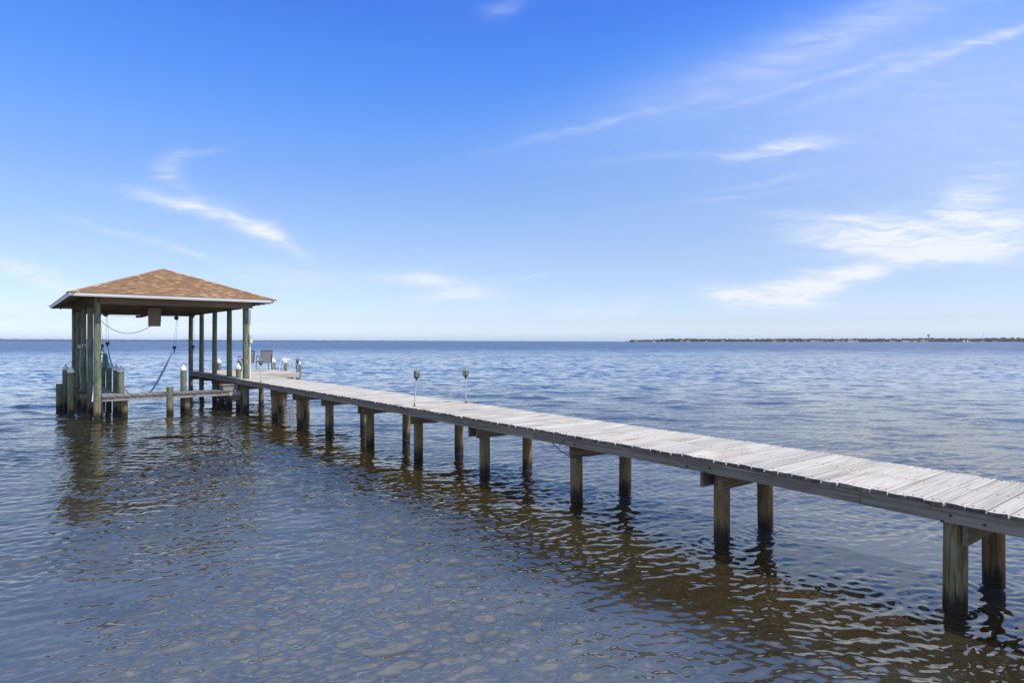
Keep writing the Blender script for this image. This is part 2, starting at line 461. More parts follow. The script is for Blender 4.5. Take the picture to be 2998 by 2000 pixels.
nails.build('nails', M['nail'], dock)
ST = .14
def stringer(t, w, mat, s0=-7.0, s1=S_END - .05, drop=0.0, seg=4.88, jitter=.006):
    mb = MB(); s = s0
    while s < s1 - .02:
        e = min(s + seg, s1); n = 6; j = rnd.uniform(-jitter, jitter)
        for k in range(n):
            a = s + (e - s) * k / n; c = s + (e - s) * (k + 1) / n
            if k == n - 1: c -= .008
            za, zc = deck_h(a) - .040 - drop, deck_h(c) - .040 - drop
            mb.hexa([(t + j, a, za - ST), (t + w + j, a, za - ST), (t + w + j, c, zc - ST), (t + j, c, zc - ST)], [(t + j, a, za), (t + w + j, a, za), (t + w + j, c, zc), (t + j, c, zc)])
        s = e
    # weld the pieces of one length so that each board is one island
    return mb
def weld(o):
    import bmesh
    bm = bmesh.new(); bm.from_mesh(o.data); bmesh.ops.remove_doubles(bm, verts=bm.verts, dist=.0005); bm.to_mesh(o.data); bm.free()
    return o
weld(stringer(6.548, .04, M['end']).build('stringer', M['end'], dock))
# a second lighter edge board planted on the stringer just under the boards
mb = MB(); s = -7.0
while s < 23.4:
    e = min(s + rnd.choice([3.66, 4.27, 4.88]), 23.4)
    za, zc = deck_h(s) - .041, deck_h(e) - .041
    hgt = .036
    n = 4
    for k in range(n):
        a = s + (e - s) * k / n; c = s + (e - s) * (k + 1) / n - (.006 if k == n - 1 else 0)
        za, zc = deck_h(a) - .0405, deck_h(c) - .0405
        mb.hexa([(6.522, a, za - hgt), (6.547, a, za - hgt), (6.547, c, zc - hgt), (6.522, c, zc - hgt)], [(6.530, a, za), (6.547, a, za), (6.547, c, zc), (6.530, c, zc)])
    s = e
weld(mb.build('edge_board', M['end'], dock))
weld(stringer(7.255, .04, M['end'], s1=S_PLAT).build('stringer', M['end'], dock))
weld(stringer(7.965, .04, M['end']).build('stringer', M['end'], dock))

# bents: piles placed where the photograph shows them at the water
near = [(2796.6, 1803), (2114, 1596.6), (1704.4, 1470), (1429, 1395), (1232.4, 1341), (1086, 1302), (971, 1267), (880, 1247), (805, 1226)]
far = [(2909.8, 1723.8), (2241, 1555), (1830, 1452), (1548, 1376), (1344, 1328), (1191, 1289), (1070, 1258), (963, 1241), (892, 1212)]
bents = []
def pile_mb(r, top, seed, bottom=-1.6, taper=.06, n=22):
    k = 9
    prof = [(r * (1 + taper * (1 - j / k)), bottom + (top - bottom) * j / k) for j in range(k + 1)]
    return MB().lathe(prof, n, wob=.035, seed=seed)
def dock_pile(t, s, top, r=.095, seed=0):
    o = pile_mb(r, top, seed).build('piling', M['pile'], dock, 40, loc=(t, s, 0), rot=(rnd.uniform(-.016, .016), rnd.uniform(-.012, .012), 0))
    return o
for k, (a, c) in enumerate(zip(near, far)):
    ta, sa = ground(*a, r=.095); tc, sc_ = ground(*c, r=.095)
    if k == 8: tc, sc_ = 7.82, sa + .05
    ta = min(max(ta, 6.695), 6.86); tc = min(max(tc, 7.66), 7.86)
    zt = deck_h(sa) - .045 - ST
    dock_pile(ta, sa, zt + .02 if ta > 6.70 else zt, seed=k)
    dock_pile(tc, sc_, zt + .02, seed=40 + k)
    s_mid = (sa + sc_) / 2
    for dz_, ds_ in ((-.075, -.03), (-.135, .035), (-.10, .30 if k % 2 else -.28)):
        zz_ = deck_h(sa) - .04 + dz_
        MB().tube([(6.549, sa + ds_, zz_), (6.538, sa + ds_, zz_)], .012, 8).build('bolt', M['nail'], dock)
    # cross beams either side of the piles
    mbb = MB(); mbb.bar((6.60, sa - .122, zt - .092), (7.98, sc_ - .122, zt - .092), .04, .184)
    mbb.build('cross_beam', M['capbeam'], dock)
    if k in (1, 3, 5, 7):
        mbb = MB(); mbb.bar((6.60, sa + .122, zt - .092), (7.98, sc_ + .122, zt - .092), .04, .184)
        mbb.build('cross_beam', M['capbeam'], dock)
for k, (t, s) in enumerate([(7.79, 23.0), (7.88, 25.55), (6.86, 27.2), (7.85, 27.9), (9.6, 29.4), (7.9, 30.6)]):
    dock_pile(t, s, deck_h(s) - .19, seed=80 + k)
for s in (23.45, 25.7, 27.6, 29.6, 31.2):
    mbb = MB(); mbb.box(6.57, T1 - .1 if s < S_PLAT else T_PLAT - .08, s - .02, s + .02, .755, .935)
    mbb.build('cross_beam', M['capbeam'], dock)
# rim of the wider platform at the outer end
mb = MB(); mb.box(8.06, T_PLAT - .045, S_PLAT + .012, S_PLAT + .05, .925, 1.078)
mb.build('rim_board', M['platerim'], dock)
mb = MB(); mb.box(T_PLAT - .045, T_PLAT - .006, S_PLAT + .012, S_END - .05, .925, 1.078)
mb.build('rim_board', M['end'], dock)
mb = MB(); mb.box(6.6, T_PLAT - .05, S_END - .048, S_END - .01, .925, 1.078)
mb.build('rim_board', M['end'], dock)

# dark cable drooping under the dock
ca = at(1614, 1290, 7.6); cb = at(1688, 1313, 7.6)
tA, sA = 6.50, 7.25
pts = []
pa = (6.60, 7.28, .892); pb = (6.66, 6.62, .80)
for k in range(13):
    f = k / 12
    pts.append((pa[0] + (pb[0] - pa[0]) * f, pa[1] + (pb[1] - pa[1]) * f, pa[2] + (pb[2] - pa[2]) * f - .42 * f * (1 - f)))
c0 = thing('cable', 'thin dark cable drooping below the dock frame between two piles', 'cable', 6.66, 6.62, .80)
MB().tube([(p[0] - 6.66, p[1] - 6.62, p[2] - .80) for p in pts], .006, 6).build('cable_run', M['black'], c0, 60)

# ------------------------------------------------------------------ mooring piles
def cap_mb(r):
    return MB().lathe([(r + .012, 0), (r + .014, .015), (r + .012, .075), (r * .86, .10), (r * .45, .165), (.018, .215), (.006, .222)], 20)
def mooring(name, label, cat, t, s, top, cap=True, r=.095, mat='post', seed=0, group=None, lean=0.0):
    o = thing(name, label, cat, t, s, 0, group)
    p = pile_mb(r, top - (.15 if cap else 0), seed).build('pile_shaft', M[mat], o, 40, rot=(lean, rnd.uniform(-.006, .006), 0))
    if cap:
        cap_mb(r).build('cap', M['cap'], o, 35, loc=(0, 0, top - .222), rot=(lean, 0, rnd.uniform(0, 3)))
    else:
        pass
    return o
G1 = 'capped mooring piles'
tp = 1.67
mooring('mooring_pile', 'white capped green pile left of the boathouse, directly right of the short cut stump', 'mooring pile', 1.80, 28.4, 1.63, seed=1, group=G1)
mooring('mooring_pile', 'white capped green pile left of the boathouse, nearest its posts and brown at the foot', 'mooring pile', 1.78, 25.77, 1.635, seed=2, group=G1)
mooring('pile_stump', 'short cut off green pile with no cap, outermost left of the boathouse', 'pile stump', 1.59, 27.9, .935, cap=False, r=.105, seed=3)
t, s, _ = col_at(352.8, t=3.12); mooring('mooring_pile', 'white capped sunlit pile rising behind the catwalk, in front of another capped pile', 'mooring pile', 3.08, 24.75, 1.66, seed=4, group=G1)
t, s, _ = col_at(339.5, t=3.12); mooring('mooring_pile', 'shaded capped pile half hidden behind the sunlit capped pile by the inner catwalk', 'mooring pile', t, s, 1.65, seed=5, group=G1)
t, s, _ = col_at(318.8, t=3.12); mooring('mooring_pile', 'shaded capped pile just right of the hanging teal hose', 'mooring pile', t, s, 1.68, seed=6, group=G1)
t, s, _ = col_at(300.5, t=3.12); mooring('mooring_pile', 'green capped pile behind the hanging teal hose', 'mooring pile', t, s, 1.66, seed=7, group=G1)
t, s, _ = col_at(536.6, s=24.55); mooring('mooring_pile', 'white capped pile behind the middle of the catwalk with a small white box', 'mooring pile', t, s, 1.655, seed=8, group=G1)
t, s, _ = col_at(698.5, s=24.5); mooring('mooring_pile', 'white capped pile left of the front right boathouse post beside the step', 'mooring pile', t - .01, s, 1.66, r=.085, seed=9, group=G1)
t, s, _ = col_at(641, s=31.72); mooring('mooring_pile', 'white capped pile at the back edge of the platform, between two boathouse posts', 'mooring pile', t, s, 1.665, seed=10, group=G1)
t, s, _ = col_at(800.5, t=10.04); mooring('mooring_pile', 'white capped pile mostly hidden behind the dark framed grey chair', 'mooring pile', t, min(s, 31.4), 1.68, seed=11, group=G1)
t, s, _ = col_at(834, t=10.04); mooring('mooring_pile', 'white capped green pile standing behind the swim ladder', 'mooring pile', t, s, 1.70, seed=12, group=G1)
t, s, _ = col_at(874, t=10.04); mooring('mooring_pile', 'white capped green pile at the platform corner behind a dock lamp', 'mooring pile', t, s, 1.67, seed=13, group=G1)
t, s, z = at(498, 1130, 23.98)
mooring('pile_stump', 'bare topped yellow brown pile standing in front of the catwalk', 'pile stump', t, s, .925, cap=False, r=.105, seed=14)

# ------------------------------------------------------------------ boathouse
bh = thing('boathouse', 'open sided boathouse with brown shingled hip roof and round green posts', 'boathouse')
TL, TR = 2.32, 6.75
post_x_l = [285, 263.5, 246, 230.7, 217.5]; post_x_r = [719.4, 672, 628, 590, 558.5]
PL = [col_at(x, t=TL)[1] for x in post_x_l]; PR = [col_at(x, t=TR)[1] for x in post_x_r]
PR[0] = 23.70
ZB = 3.60
def boat_post(t, s, top, r, seed, mat='post'):
    k = 12; z0 = -1.6
    prof = [(r * (1.06 - .12 * j / k), z0 + (top - z0) * j / k) for j in range(k + 1)]
    return MB().lathe(prof, 24, wob=.035, seed=seed).build('post', M[mat], bh, 40, loc=(t, s, 0), rot=(rnd.uniform(-.004, .004), rnd.uniform(-.004, .004), 0))
for k, s in enumerate(PL): boat_post(TL, s, 3.86 if k == 0 else 3.84, .104 if k == 0 else .089, 100 + k)
for k, s in enumerate(PR): boat_post(TR + (.03 if k == 0 else 0), s, 3.84, .108 if k == 0 else .094, 120 + k)
# front header and paired cross beams
EL, ER, EF, EB, EZ, PITCH = 1.555, 7.62, 23.10, 32.90, 3.925, .383
MB().box(2.36, 6.97, PL[0] - .155, PL[0] - .115, 3.628, 3.862).build('header_beam', M['beam'], bh)
for k in range(5):
    sl, sr = PL[k], PR[k]
    for sgn, on in ((-1, k > 0), (1, True)):
        if not on: continue
        a = .125 * sgn
        mbb = MB(); zb = ZB - .012 * (k % 2)
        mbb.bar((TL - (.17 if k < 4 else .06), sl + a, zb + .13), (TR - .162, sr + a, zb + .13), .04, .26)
        mbb.build('cross_beam', M['shadebeam'], bh)
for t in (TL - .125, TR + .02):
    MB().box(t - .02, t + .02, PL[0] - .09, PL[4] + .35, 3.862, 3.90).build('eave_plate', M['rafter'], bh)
MB().box(TR - .158, TR - .118, PL[0] - .112, PL[4] + .30, 3.598, 3.861).build('side_beam', M['shadebeam'], bh)
# rafters under the four slopes
def roof_z(t, s):
    w = min(t - EL, ER - t, s - EF, EB - s)
    return EZ + PITCH * w
HALF = (ER - EL) / 2; TM = (EL + ER) / 2
mb = MB()
def rafter(p, q):
    d = .085
    mb.bar((p[0], p[1], roof_z(*p) - d - .03), (q[0], q[1], roof_z(*q) - d - .03), .04, .09)
for k in range(10):
    t = EL + .35 + k * (ER - EL - .7) / 9
    w = min(t - EL, ER - t); rafter((t, EF + .06), (t, EF + w)); rafter((t, EB - .06), (t, EB - w))
for k in range(16):
    s = EF + .4 + k * (EB - EF - .8) / 15
    w = min(s - EF, EB - s, HALF); rafter((EL + .06, s), (EL + w, s)); rafter((ER - .06, s), (ER - w, s))
mb.build('rafters', M['rafter'], bh)
# roof: sheathing, shingle courses, hip caps, white edge boards
roof = MB()
A, B, C, D = (EL + .03, EF + .03), (ER - .03, EF + .03), (ER - .03, EB - .03), (EL + .03, EB - .03)
r1, r2 = (TM, EF + HALF), (TM, EB - HALF)
def z_off(p, o): return (p[0], p[1], roof_z(*p) + o)
for dz, flip in ((-.008, False), (-.045, True)):
    vs = [z_off(p, dz) for p in (A, B, C, D, r1, r2)]
    fs = [(0, 1, 4), (1, 2, 5, 4), (2, 3, 5), (3, 0, 4, 5)]
    roof.add(vs, [f[::-1] for f in fs] if flip else fs)
roof.add([z_off(p, o) for o in (-.045, -.008) for p in (A, B, C, D)], [(0, 1, 5, 4), (1, 2, 6, 5), (2, 3, 7, 6), (3, 0, 4, 7)])
roof_o = roof.build('roof', M['rafter'], bh)
sh = MB()
def slope_tabs(lo, hi, fixed, inward, along_t):
    """courses of tabs; lo..hi is the eave's extent, the slope climbs inward (+1/-1) from the fixed coordinate"""
    w = -.02; step = .133; j = 0
    while w < HALF - .02:
        e0, e1 = lo + w, hi - w
        x = e0 - rnd.uniform(0, .2)
        wu = min(w + step * 1.16, HALF)
        while x < e1:
            ln = rnd.choice([.10, .13, .16, .19, .23]) ; x2 = x + ln
            a0, a1 = max(x, e0), min(x2, e1)
            if a1 - a0 > .012:
                b0, b1 = max(a0, lo + wu), min(a1, hi - wu)
                if b1 < b0: b0 = b1 = (b0 + b1) / 2
                hz = .020 + rnd.uniform(-.004, .005)
                def P(u, ww, o):
                    f = fixed + inward * ww; z = EZ + PITCH * ww + o
                    return (u, f, z) if along_t else (f, u, z)
                vs = [P(a0, w, -.003), P(a1, w, -.003), P(a1, w, hz), P(a0, w, hz), P(b1, wu, .002), P(b0, wu, .002)]
                sh.add(vs, [(3, 2, 4, 5), (0, 3, 5), (1, 4, 2)]); sh.f.append(tuple(len(sh.v) - 6 + q for q in (0, 1, 2, 3))); sh.m.append(1)
            x = x2
        w += step; j += 1
slope_tabs(EL, ER, EF, 1, True); slope_tabs(EL, ER, EB, -1, True)
slope_tabs(EF, EB, EL, 1, False); slope_tabs(EF, EB, ER, -1, False)
sh.build('shingles', [M['shingle'], M['butt']], roof_o)
hc = MB()
def cap_line(p, q, side, drop):
    """overlapping bent cap tabs from p up to q; side = horizontal unit across, drop = fall per metre across"""
    p, q = Vector(p), Vector(q); L = (q - p).length; n = int(L / .15); d = (q - p) / n
    sd = Vector((side[0], side[1], 0)); hw = .125
    for k in range(n):
        a = p + d * k; c = p + d * (k + 1.12)
        lo = .030 + rnd.uniform(0, .003); hi = .017
        f = lambda e, sg, o: e + sd * (sg * hw) + Vector((0, 0, o - drop * hw))
        vs = [f(a, -1, lo), a + Vector((0, 0, lo)), f(a, 1, lo), f(c, -1, hi), c + Vector((0, 0, hi)), f(c, 1, hi), f(a, -1, lo - .016), a + Vector((0, 0, lo - .016)), f(a, 1, lo - .016)]
        hc.add(vs, [(0, 1, 4, 3), (1, 2, 5, 4), (6, 7, 1, 0), (7, 8, 2, 1)])
        dn = Vector((0, 0, -.024))
        hc.add([vs[0], vs[3], vs[3] + dn, vs[0] + dn, vs[2], vs[5], vs[5] + dn, vs[2] + dn], [(0, 1, 2, 3), (4, 7, 6, 5)], 1)  # dark side strips imitate the shadow beneath the cap edges
q2 = math.sqrt(.5)
k_ = PITCH * q2
zr = EZ + PITCH * HALF
cap_line((EL, EF, EZ), (TM, EF + HALF, zr), (q2, -q2), k_)
cap_line((ER, EF, EZ), (TM, EF + HALF, zr), (-q2, -q2), k_)
cap_line((EL, EB, EZ), (TM, EB - HALF, zr), (q2, q2), k_)
cap_line((ER, EB, EZ), (TM, EB - HALF, zr), (-q2, q2), k_)
cap_line((TM, EB - HALF, zr), (TM, EF + HALF, zr), (1, 0), PITCH)
hc.build('hip_caps', [M['shingle'], M['butt']], roof_o)
def fascia(t0, t1, s0, s1):
    pass
fz0, fz1, fz2 = 3.828, 3.868, 3.918
mb = MB()
mb.box(EL, ER, EF - .012, EF + .024, fz1, fz2); mb.box(EL + .014, ER - .014, EF + .004, EF + .023, fz0, fz1 - .001)
mb.build('fascia', M['white'], roof_o)
mb = MB()
mb.box(EL, ER, EB - .024, EB + .012, fz1, fz2); mb.box(EL + .014, ER - .014, EB - .023, EB - .004, fz0, fz1 - .001)
mb.build('fascia', M['white'], roof_o)
for t, sg in ((EL, 1), (ER, -1)):
    mb = MB(); a, c = sorted((t - sg * .012, t + sg * .024)); d, e = sorted((t + sg * .004, t + sg * .023))
    mb.box(a, c, EF + .026, EB - .026, fz1 - .001, fz2 - .001); mb.box(d, e, EF + .026, EB - .026, fz0 - .001, fz1 - .002)
    mb.build('fascia', M['white'], roof_o)

# white conduits on the left posts and on the front right post
def conduit(label, pts, r=.017):
    t0, s0, z0 = pts[-1]
    o = thing('conduit_pipe', label, 'conduit pipe', t0, s0, z0)
    MB().tube([(p[0] - t0, p[1] - s0, p[2] - z0) for p in pts], r, 10).build('pipe', M['pvc'], o, 50)
    return o
s_ = PL[0] - .05
def A3(x, y, s): return at(x, y, s)
conduit('short white pipe hanging aslant beside the front left boathouse post', [at(274.6, 1130, 24.3), at(274.0, 1142, 24.3), at(272.0, 1160, 24.3), at(269.8, 1176, 24.3)], .020)
t_, s2 = TR + .03 + .122, 23.64
conduit('white conduit pipe down the right edge of the front right boathouse post', [(t_, s2, 3.58), (t_, s2, 2.6), (t_, s2, 1.125)], .023)
# electrical boxes
def ebox(label, t, s, z, w=.1, h=.14, d=.06, rot=0.0, plug=False, mat='boxgrey'):
    o = thing('electrical_box', label, 'electrical box', t, s, z, None, rot)
    mb = MB(); mb.hexa([(-w / 2, -d / 2, -h / 2), (w / 2, -d / 2, -h / 2), (w / 2, d / 2, -h / 2), (-w / 2, d / 2, -h / 2)], [(-w / 2, -d / 2, h / 2), (w / 2, -d / 2, h / 2), (w / 2, d / 2, h / 2), (-w / 2, d / 2, h / 2)])
    mb.build('housing', M[mat], o)
    if plug:
        MB().lathe([(.028, 0), (.03, .02), (.022, .034)], 14).build('socket', M['black'], o, 40, loc=(0, -d / 2 - .0005, -.01), rot=(R(90), 0, 0))
        MB().tube([(0, -d / 2 - .03, -.02), (.0, -d / 2 - .04, -.1), (-.01, -d / 2 - .02, -.22)], .009, 6).build('plug_cord', M['black'], o, 50)
    else:
        MB().box(-w * .36, w * .36, -d / 2 - .014, -d / 2, -h * .36, h * .40).build('cover', M[mat], o)
    return o
t, s, z = at(245, 1012, PL[2] - .15); ebox('grey outlet box with a black plug on the third post of the left row', t, s, z, .105, .125, plug=True)
t, s, z = at(232.5, 1014.5, PL[3] - .15); ebox('pale outlet box at the head of a thin conduit on the fourth left post', t, s, z, .115, .125)
ebox('upper of two grey boxes on the front right boathouse post', TR + .15, 23.57, 2.66, .10, .12, .08)
ebox('lower of two grey boxes on the front right boathouse post', TR + .165, 23.585, 2.455, .10, .13, .09)
t, s, z = at(545.5, 1125, 24.6); ebox('small white box on the capped pile behind the middle of the catwalk', t, s, z, .055, .13, .06, mat='pvc')
# thin grey conduit wandering down the fourth post
pts = [at(x, y, PL[3] - .16) for x, y in ((235, 1022), (234.4, 1060), (233.5, 1085), (235.5, 1108), (237.8, 1127), (236.8, 1138), (233, 1141), (231, 1149), (226, 1149.5), (218, 1146))]
t0, s0, z0 = pts[-1]
o = thing('power_cord', 'thin grey cord snaking down the fourth left boathouse post', 'power cord', t0, s0, z0)
MB().tube([(p[0] - t0, p[1] - s0, p[2] - z0) for p in pts], .012, 8).build('cord', M['galv'], o, 60)

# ------------------------------------------------------------------ lift gear
# motor cover hung under the second beam
s_box = PL[1] - .32
t0, _, ztop = at(452, 902, s_box); _, _, zbot = at(452, 955, s_box)
wbox = at(469.5, 930, s_box)[0] - at(434.5, 930, s_box)[0]
mot = thing('lift_motor', 'brown hooded boat lift motor box hanging under the boathouse roof', 'lift motor', t0, s_box, zbot, None, R(-6))
hb = ztop - zbot; hw = wbox / 2
prof = [(-.13, 0), (-.15, .10), (-.20, .17), (-.20, hb - .05), (-.185, hb), (.16, hb), (.16, 0)]
mb = MB(); n = len(prof)
mb.add([(-hw, y, z) for y, z in prof] + [(hw, y, z) for y, z in prof], [tuple(range(n)), tuple(range(2 * n - 1, n - 1, -1))] + [(i, n + i, n + (i + 1) % n, (i + 1) % n) for i in range(n)])
mb.build('cover', M['box'], mot)
mb = MB(); mb.box(-hw - .008, hw + .008, -.225, -.198, hb - .045, hb + .004); mb.box(-hw - .008, -hw + .028, -.222, -.199, .16, hb - .046); mb.box(hw - .028, hw + .008, -.222, -.199, .16, hb - .046)
mb.build('rim', M['box'], mot)
MB().bar((0, .02, hb), (0, .32, hb + .02), .06, .04).build('bracket', M['iron'], mot)
# arm and wire from the motor to the left pulley, wire to the right
mb = MB()
pa = at(433, 923, s_box); pb = at(412, 926.5, s_box); pc = at(398, 926.5, s_box); pd = at(312, 922.5, s_box)
L = lambda p: (p[0] - t0, p[1] - s_box, p[2] - zbot)
wr = MB().tube([L(pa), L(pb)], [.02, .045], 8).tube([L(pb), L(pc)], .04, 8)
wr.build('drive_arm', M['iron'], mot, 40)
MB().tube([L(pc), L(pd), L(at(285, 921, s_box))], .006, 6).build('drive_wire', M['wire'], mot, 40)
MB().tube([L(at(468, 925, s_box)), L(at(515, 928, s_box))], .006, 6).build('drive_wire', M['wire'], mot, 40)
# sagging cord from post to motor
pts = []
p0, p1 = at(288, 932, 24.0), at(440, 955.5, s_box - .1)
for k in range(17):
    f = k / 16
    pts.append((p0[0] + (p1[0] - p0[0]) * f, p0[1] + (p1[1] - p0[1]) * f, p0[2] + (p1[2] - p0[2]) * f - 1.42 * f * (1 - f) * (1 + .25 * (.5 - f))))
o = thing('power_cord', 'thin dark cord sagging from the front left post to the brown motor box', 'power cord', *p0)
MB().tube([(p[0] - p0[0], p[1] - p0[1], p[2] - p0[2]) for p in pts], .009, 6).build('cord', M['black'], o, 60)

def lift_hook(label, top, blk, s, end='shackle', sw=.0):
    """cable pair from a pulley at the beam to a hanging block; top and blk are photo pixels at depth s"""
    a = at(*top, s); c = at(*blk, s)
    o = thing('lift_hook', label, 'lift hook', c[0], s, c[2], 'boat lift hooks')
    d = (a[0] - c[0], 0, a[2] - c[2])
    zt = d[2]
    MB().lathe([(.055, -.03), (.085, -.028), (.085, .028), (.055, .03)], 16).build('pulley', M['iron'], o, 40, loc=(d[0] - .03, .03, zt + .05), rot=(R(90), 0, 0))
    MB().tube([(d[0], 0, zt + .12), (d[0], 0, zt + .02)], .012, 6).tube([(d[0] + .025 * math.cos(q), 0, zt - .02 + .035 * math.sin(q)) for q in np.linspace(0, 2 * math.pi, 11)], .007, 6).build('eye', M['iron'], o, 40)
    MB().tube([(d[0] - .015, 0, zt), (-.045, 0, .06)], .005, 6).tube([(d[0] + .02, 0, zt - .05), (.045, 0, .06)], .005, 6).build('cable', M['wire'], o, 40)
    mb = MB(); mb.box(-.06, .06, -.03, -.012, -.05, .065); mb.box(-.06, .06, .012, .03, -.05, .065); mb.lathe([(.05, -.011), (.05, .011)], 14)
    mb.build('block', M['iron'], o)
    b2 = MB().box(-.022, .022, -.015, .015, -.13, -.051)
    b2.build('swivel', M['iron'], o)
    if end == 'ring':
        MB().tube([(0, 0, -.14), (.075, 0, -.27), (-.075, 0, -.27), (0, 0, -.14)], .010, 8).build('ring', M['iron'], o)
    elif end == 'shackle':
        MB().tube([(0, 0, -.13), (-.04, 0, -.19), (-.045, 0, -.27)], .010, 8).tube([(0, 0, -.13), (.03, 0, -.2), (.0, 0, -.27)], .010, 8).build('shackle', M['iron'], o, 40)
    return o
lift_hook('black lift block with nothing on it, hanging right of the teal hose', (312.5, 924), (314.5, 1006), 27.6, 'none')
lift_hook('dark lift hook holding up the coiled teal hose', (291, 925), (297, 1013.5), 24.55, 'shackle')
lift_hook('lift block holding the top of the grey boat sling', (519, 934), (510.5, 1018), 29.6, 'shackle')
lift_hook('lift block ending in an empty triangular ring, beside the rear right post', (566.5, 927), (564.8, 1015), 29.8, 'ring')
# sling strap: from the right block down behind the catwalk and up to the left
key = [(505.5, 1031, 29.6, .014), (500, 1041, 29.5, .02), (478, 1086, 28.6, .05), (456, 1125, 27.6, .045), (439, 1148, 26.8, .03), (410, 1163, 26.3, .02), (385, 1159, 26.0, .02), (372, 1147, 25.9, .018), (359, 1133, 25.9, .02), (345, 1105, 26.2, .03), (333, 1080, 26.6, .035), (322, 1050, 27.2, .03), (317, 1020, 27.6, .014)]
def smooth_path(P, n=5):
    out = []
    for i in range(len(P) - 1):
        p0, p1, p2, p3 = P[max(i - 1, 0)], P[i], P[i + 1], P[min(i + 2, len(P) - 1)]
        for k in range(n):
            f = k / n
            out.append(tuple(.5 * (2 * b + (c - a) * f + (2 * a - 5 * b + 4 * c - d) * f * f + (3 * b - a - 3 * c + d) * f ** 3) for a, b, c, d in zip(p0, p1, p2, p3)))
    out.append(P[-1]); return out
pts = smooth_path([(*at(x, y, s), w) for x, y, s, w in key])
o = thing('boat_sling', 'grey webbing boat lift sling drooping behind the catwalk', 'boat sling', *pts[0][:3])
mb = MB(); vs = []
for k, p in enumerate(pts):
    a = Vector(pts[max(k - 1, 0)][:3]); c = Vector(pts[min(k + 1, len(pts) - 1)][:3]); d = (c - a).normalized()
    sd = d.cross(Vector((.35, -1, 0)).normalized()); sd.normalize(); w = p[3]; q = Vector(p[:3]) - Vector(pts[0][:3]); nn = d.cross(sd) * .004
    vs += [q - sd * w - nn, q + sd * w - nn, q + sd * w + nn, q - sd * w + nn]
fs = []
for k in range(len(pts) - 1):
    for e in range(4): fs.append((4 * k + e, 4 * k + (e + 1) % 4, 4 * k + 4 + (e + 1) % 4, 4 * k + 4 + e))
mb.add(vs, fs + [(3, 2, 1, 0), tuple(range(len(vs) - 4, len(vs)))])
mb.build('strap', M['strap'], o)
# hose: coil on the hook, its tail hanging in front of the catwalk into the water
s_h = 23.98
P0 = at(301, 1030, s_h)
o = thing('garden_hose', 'coiled teal garden hose hanging beside the front left boathouse post', 'garden hose', *P0)
mb = MB()
for k in range(7):
    b = rnd.uniform(.50, .66); w1 = .02 + .012 * k
    yy = rnd.uniform(-.03, .03)
    loop = []
    for q in np.linspace(0, 2 * math.pi, 25):
        hx = math.sin(q); hz = math.cos(q)
        wd = (.035 + .012 * k) * (1.0 if hz < .2 else 1.0)
        loop.append((.055 + (k - 3) * .010 + wd * hx * .62, yy + .02 * math.sin(q * 2), -b / 2 + b / 2 * hz - .01 * k * (hz > 0)))
    mb.tube(loop, .0125, 8)
mb.tube([(.0, 0, 0), (.02, 0, .05), (.01, .01, .10)], .012, 8)
mb.build('coil', M['hose'], o, 60)
tail = [at(x, y, s_h - .03) for x, y in ((297, 1062), (295.5, 1085), (295.2, 1110), (295.8, 1140), (297.5, 1170), (300.5, 1195), (302, 1207), (301, 1222))]
tail = smooth_path(tail, 4)
MB().tube([(p[0] - P0[0], p[1] - P0[1], p[2] - P0[2]) for p in tail], .014, 8).build('tail', M['hose'], o, 60)
MB().tube([(P[0] - P0[0], -.02, P[2] - P0[2]) for P in [at(298 + 5 * math.cos(q), 1037.5 + 5.5 * math.sin(q), s_h) for q in np.linspace(.8, 5.4, 14)]], .013, 8).build('hook_ring', M['pvc'], o, 60)

# ------------------------------------------------------------------ catwalk
cw = thing('catwalk', 'low grey plank catwalk across the front of the boathouse and along its left posts', 'catwalk')
CF, CBk, CH = 23.93, 24.62, .715
mb = MB(); t = 2.47; k = 0
while t < 6.36:
    w = .178 + rnd.uniform(-.004, .004)
    z = CH + rnd.uniform(-.004, .004)
    mb.box(t, t + w, CF + rnd.uniform(-.012, .012) - .03, CBk + rnd.uniform(-.02, .02), z - .036, z)
    t += w + rnd.choice([.016, .020, .026])
mb.build('deck', M['catwalk'], cw)
mb = MB(); s = CBk + .05
while s < 31.4:
    w = .178; z = CH - .002 + rnd.uniform(-.004, .004)
    mb.box(2.46, 3.00 + rnd.uniform(-.02, .02), s, s + w, z - .036, z); s += w + rnd.choice([.010, .014, .018])
mb.build('deck', M['catjoist'], cw)
MB().box(2.44, 6.62, CF + .02, CF + .06, CH - .178, CH - .041).build('joist', M['catjoist'], cw)
MB().box(2.44, 6.62, CBk - .09, CBk - .05, CH - .178, CH - .041).build('joist', M['catjoist'], cw)
MB().box(2.50, 2.54, CBk + .05, 31.4, CH - .178, CH - .041).build('joist', M['catjoist'], cw)
MB().box(2.93, 2.97, CBk + .05, 31.4, CH - .178, CH - .041).build('joist', M['catjoist'], cw)
for k, s in enumerate(PL[1:4]):
    MB().bar((TL - .30, s - .13, CH - .13), (3.0, s - .13, CH - .13), .04, .18).build('cross_beam', M['capbeam'], cw)
for x, yb in ((365.2, 1220), (548, 1213)):
    t, s, _ = col_at(x, s=24.16)
    pile_mb(.092, CH - .18, int(x)).build('piling', M['post'], cw, 40, loc=(t, s, 0))
MB().box(6.27, 6.66, CF - .012, CF + .012, CH - .185, CH - .035).build('end_plate', M['platerim'], cw)
MB().hexa([(6.42, CF + .07, CH - .36), (6.64, CF + .07, CH - .36), (6.64, CF + .10, CH - .36), (6.42, CF + .10, CH - .36)], [(6.30, CF + .07, CH - .186), (6.64, CF + .07, CH - .186), (6.64, CF + .10, CH - .186), (6.30, CF + .10, CH - .186)]).build('bracket_board', M['end'], cw)
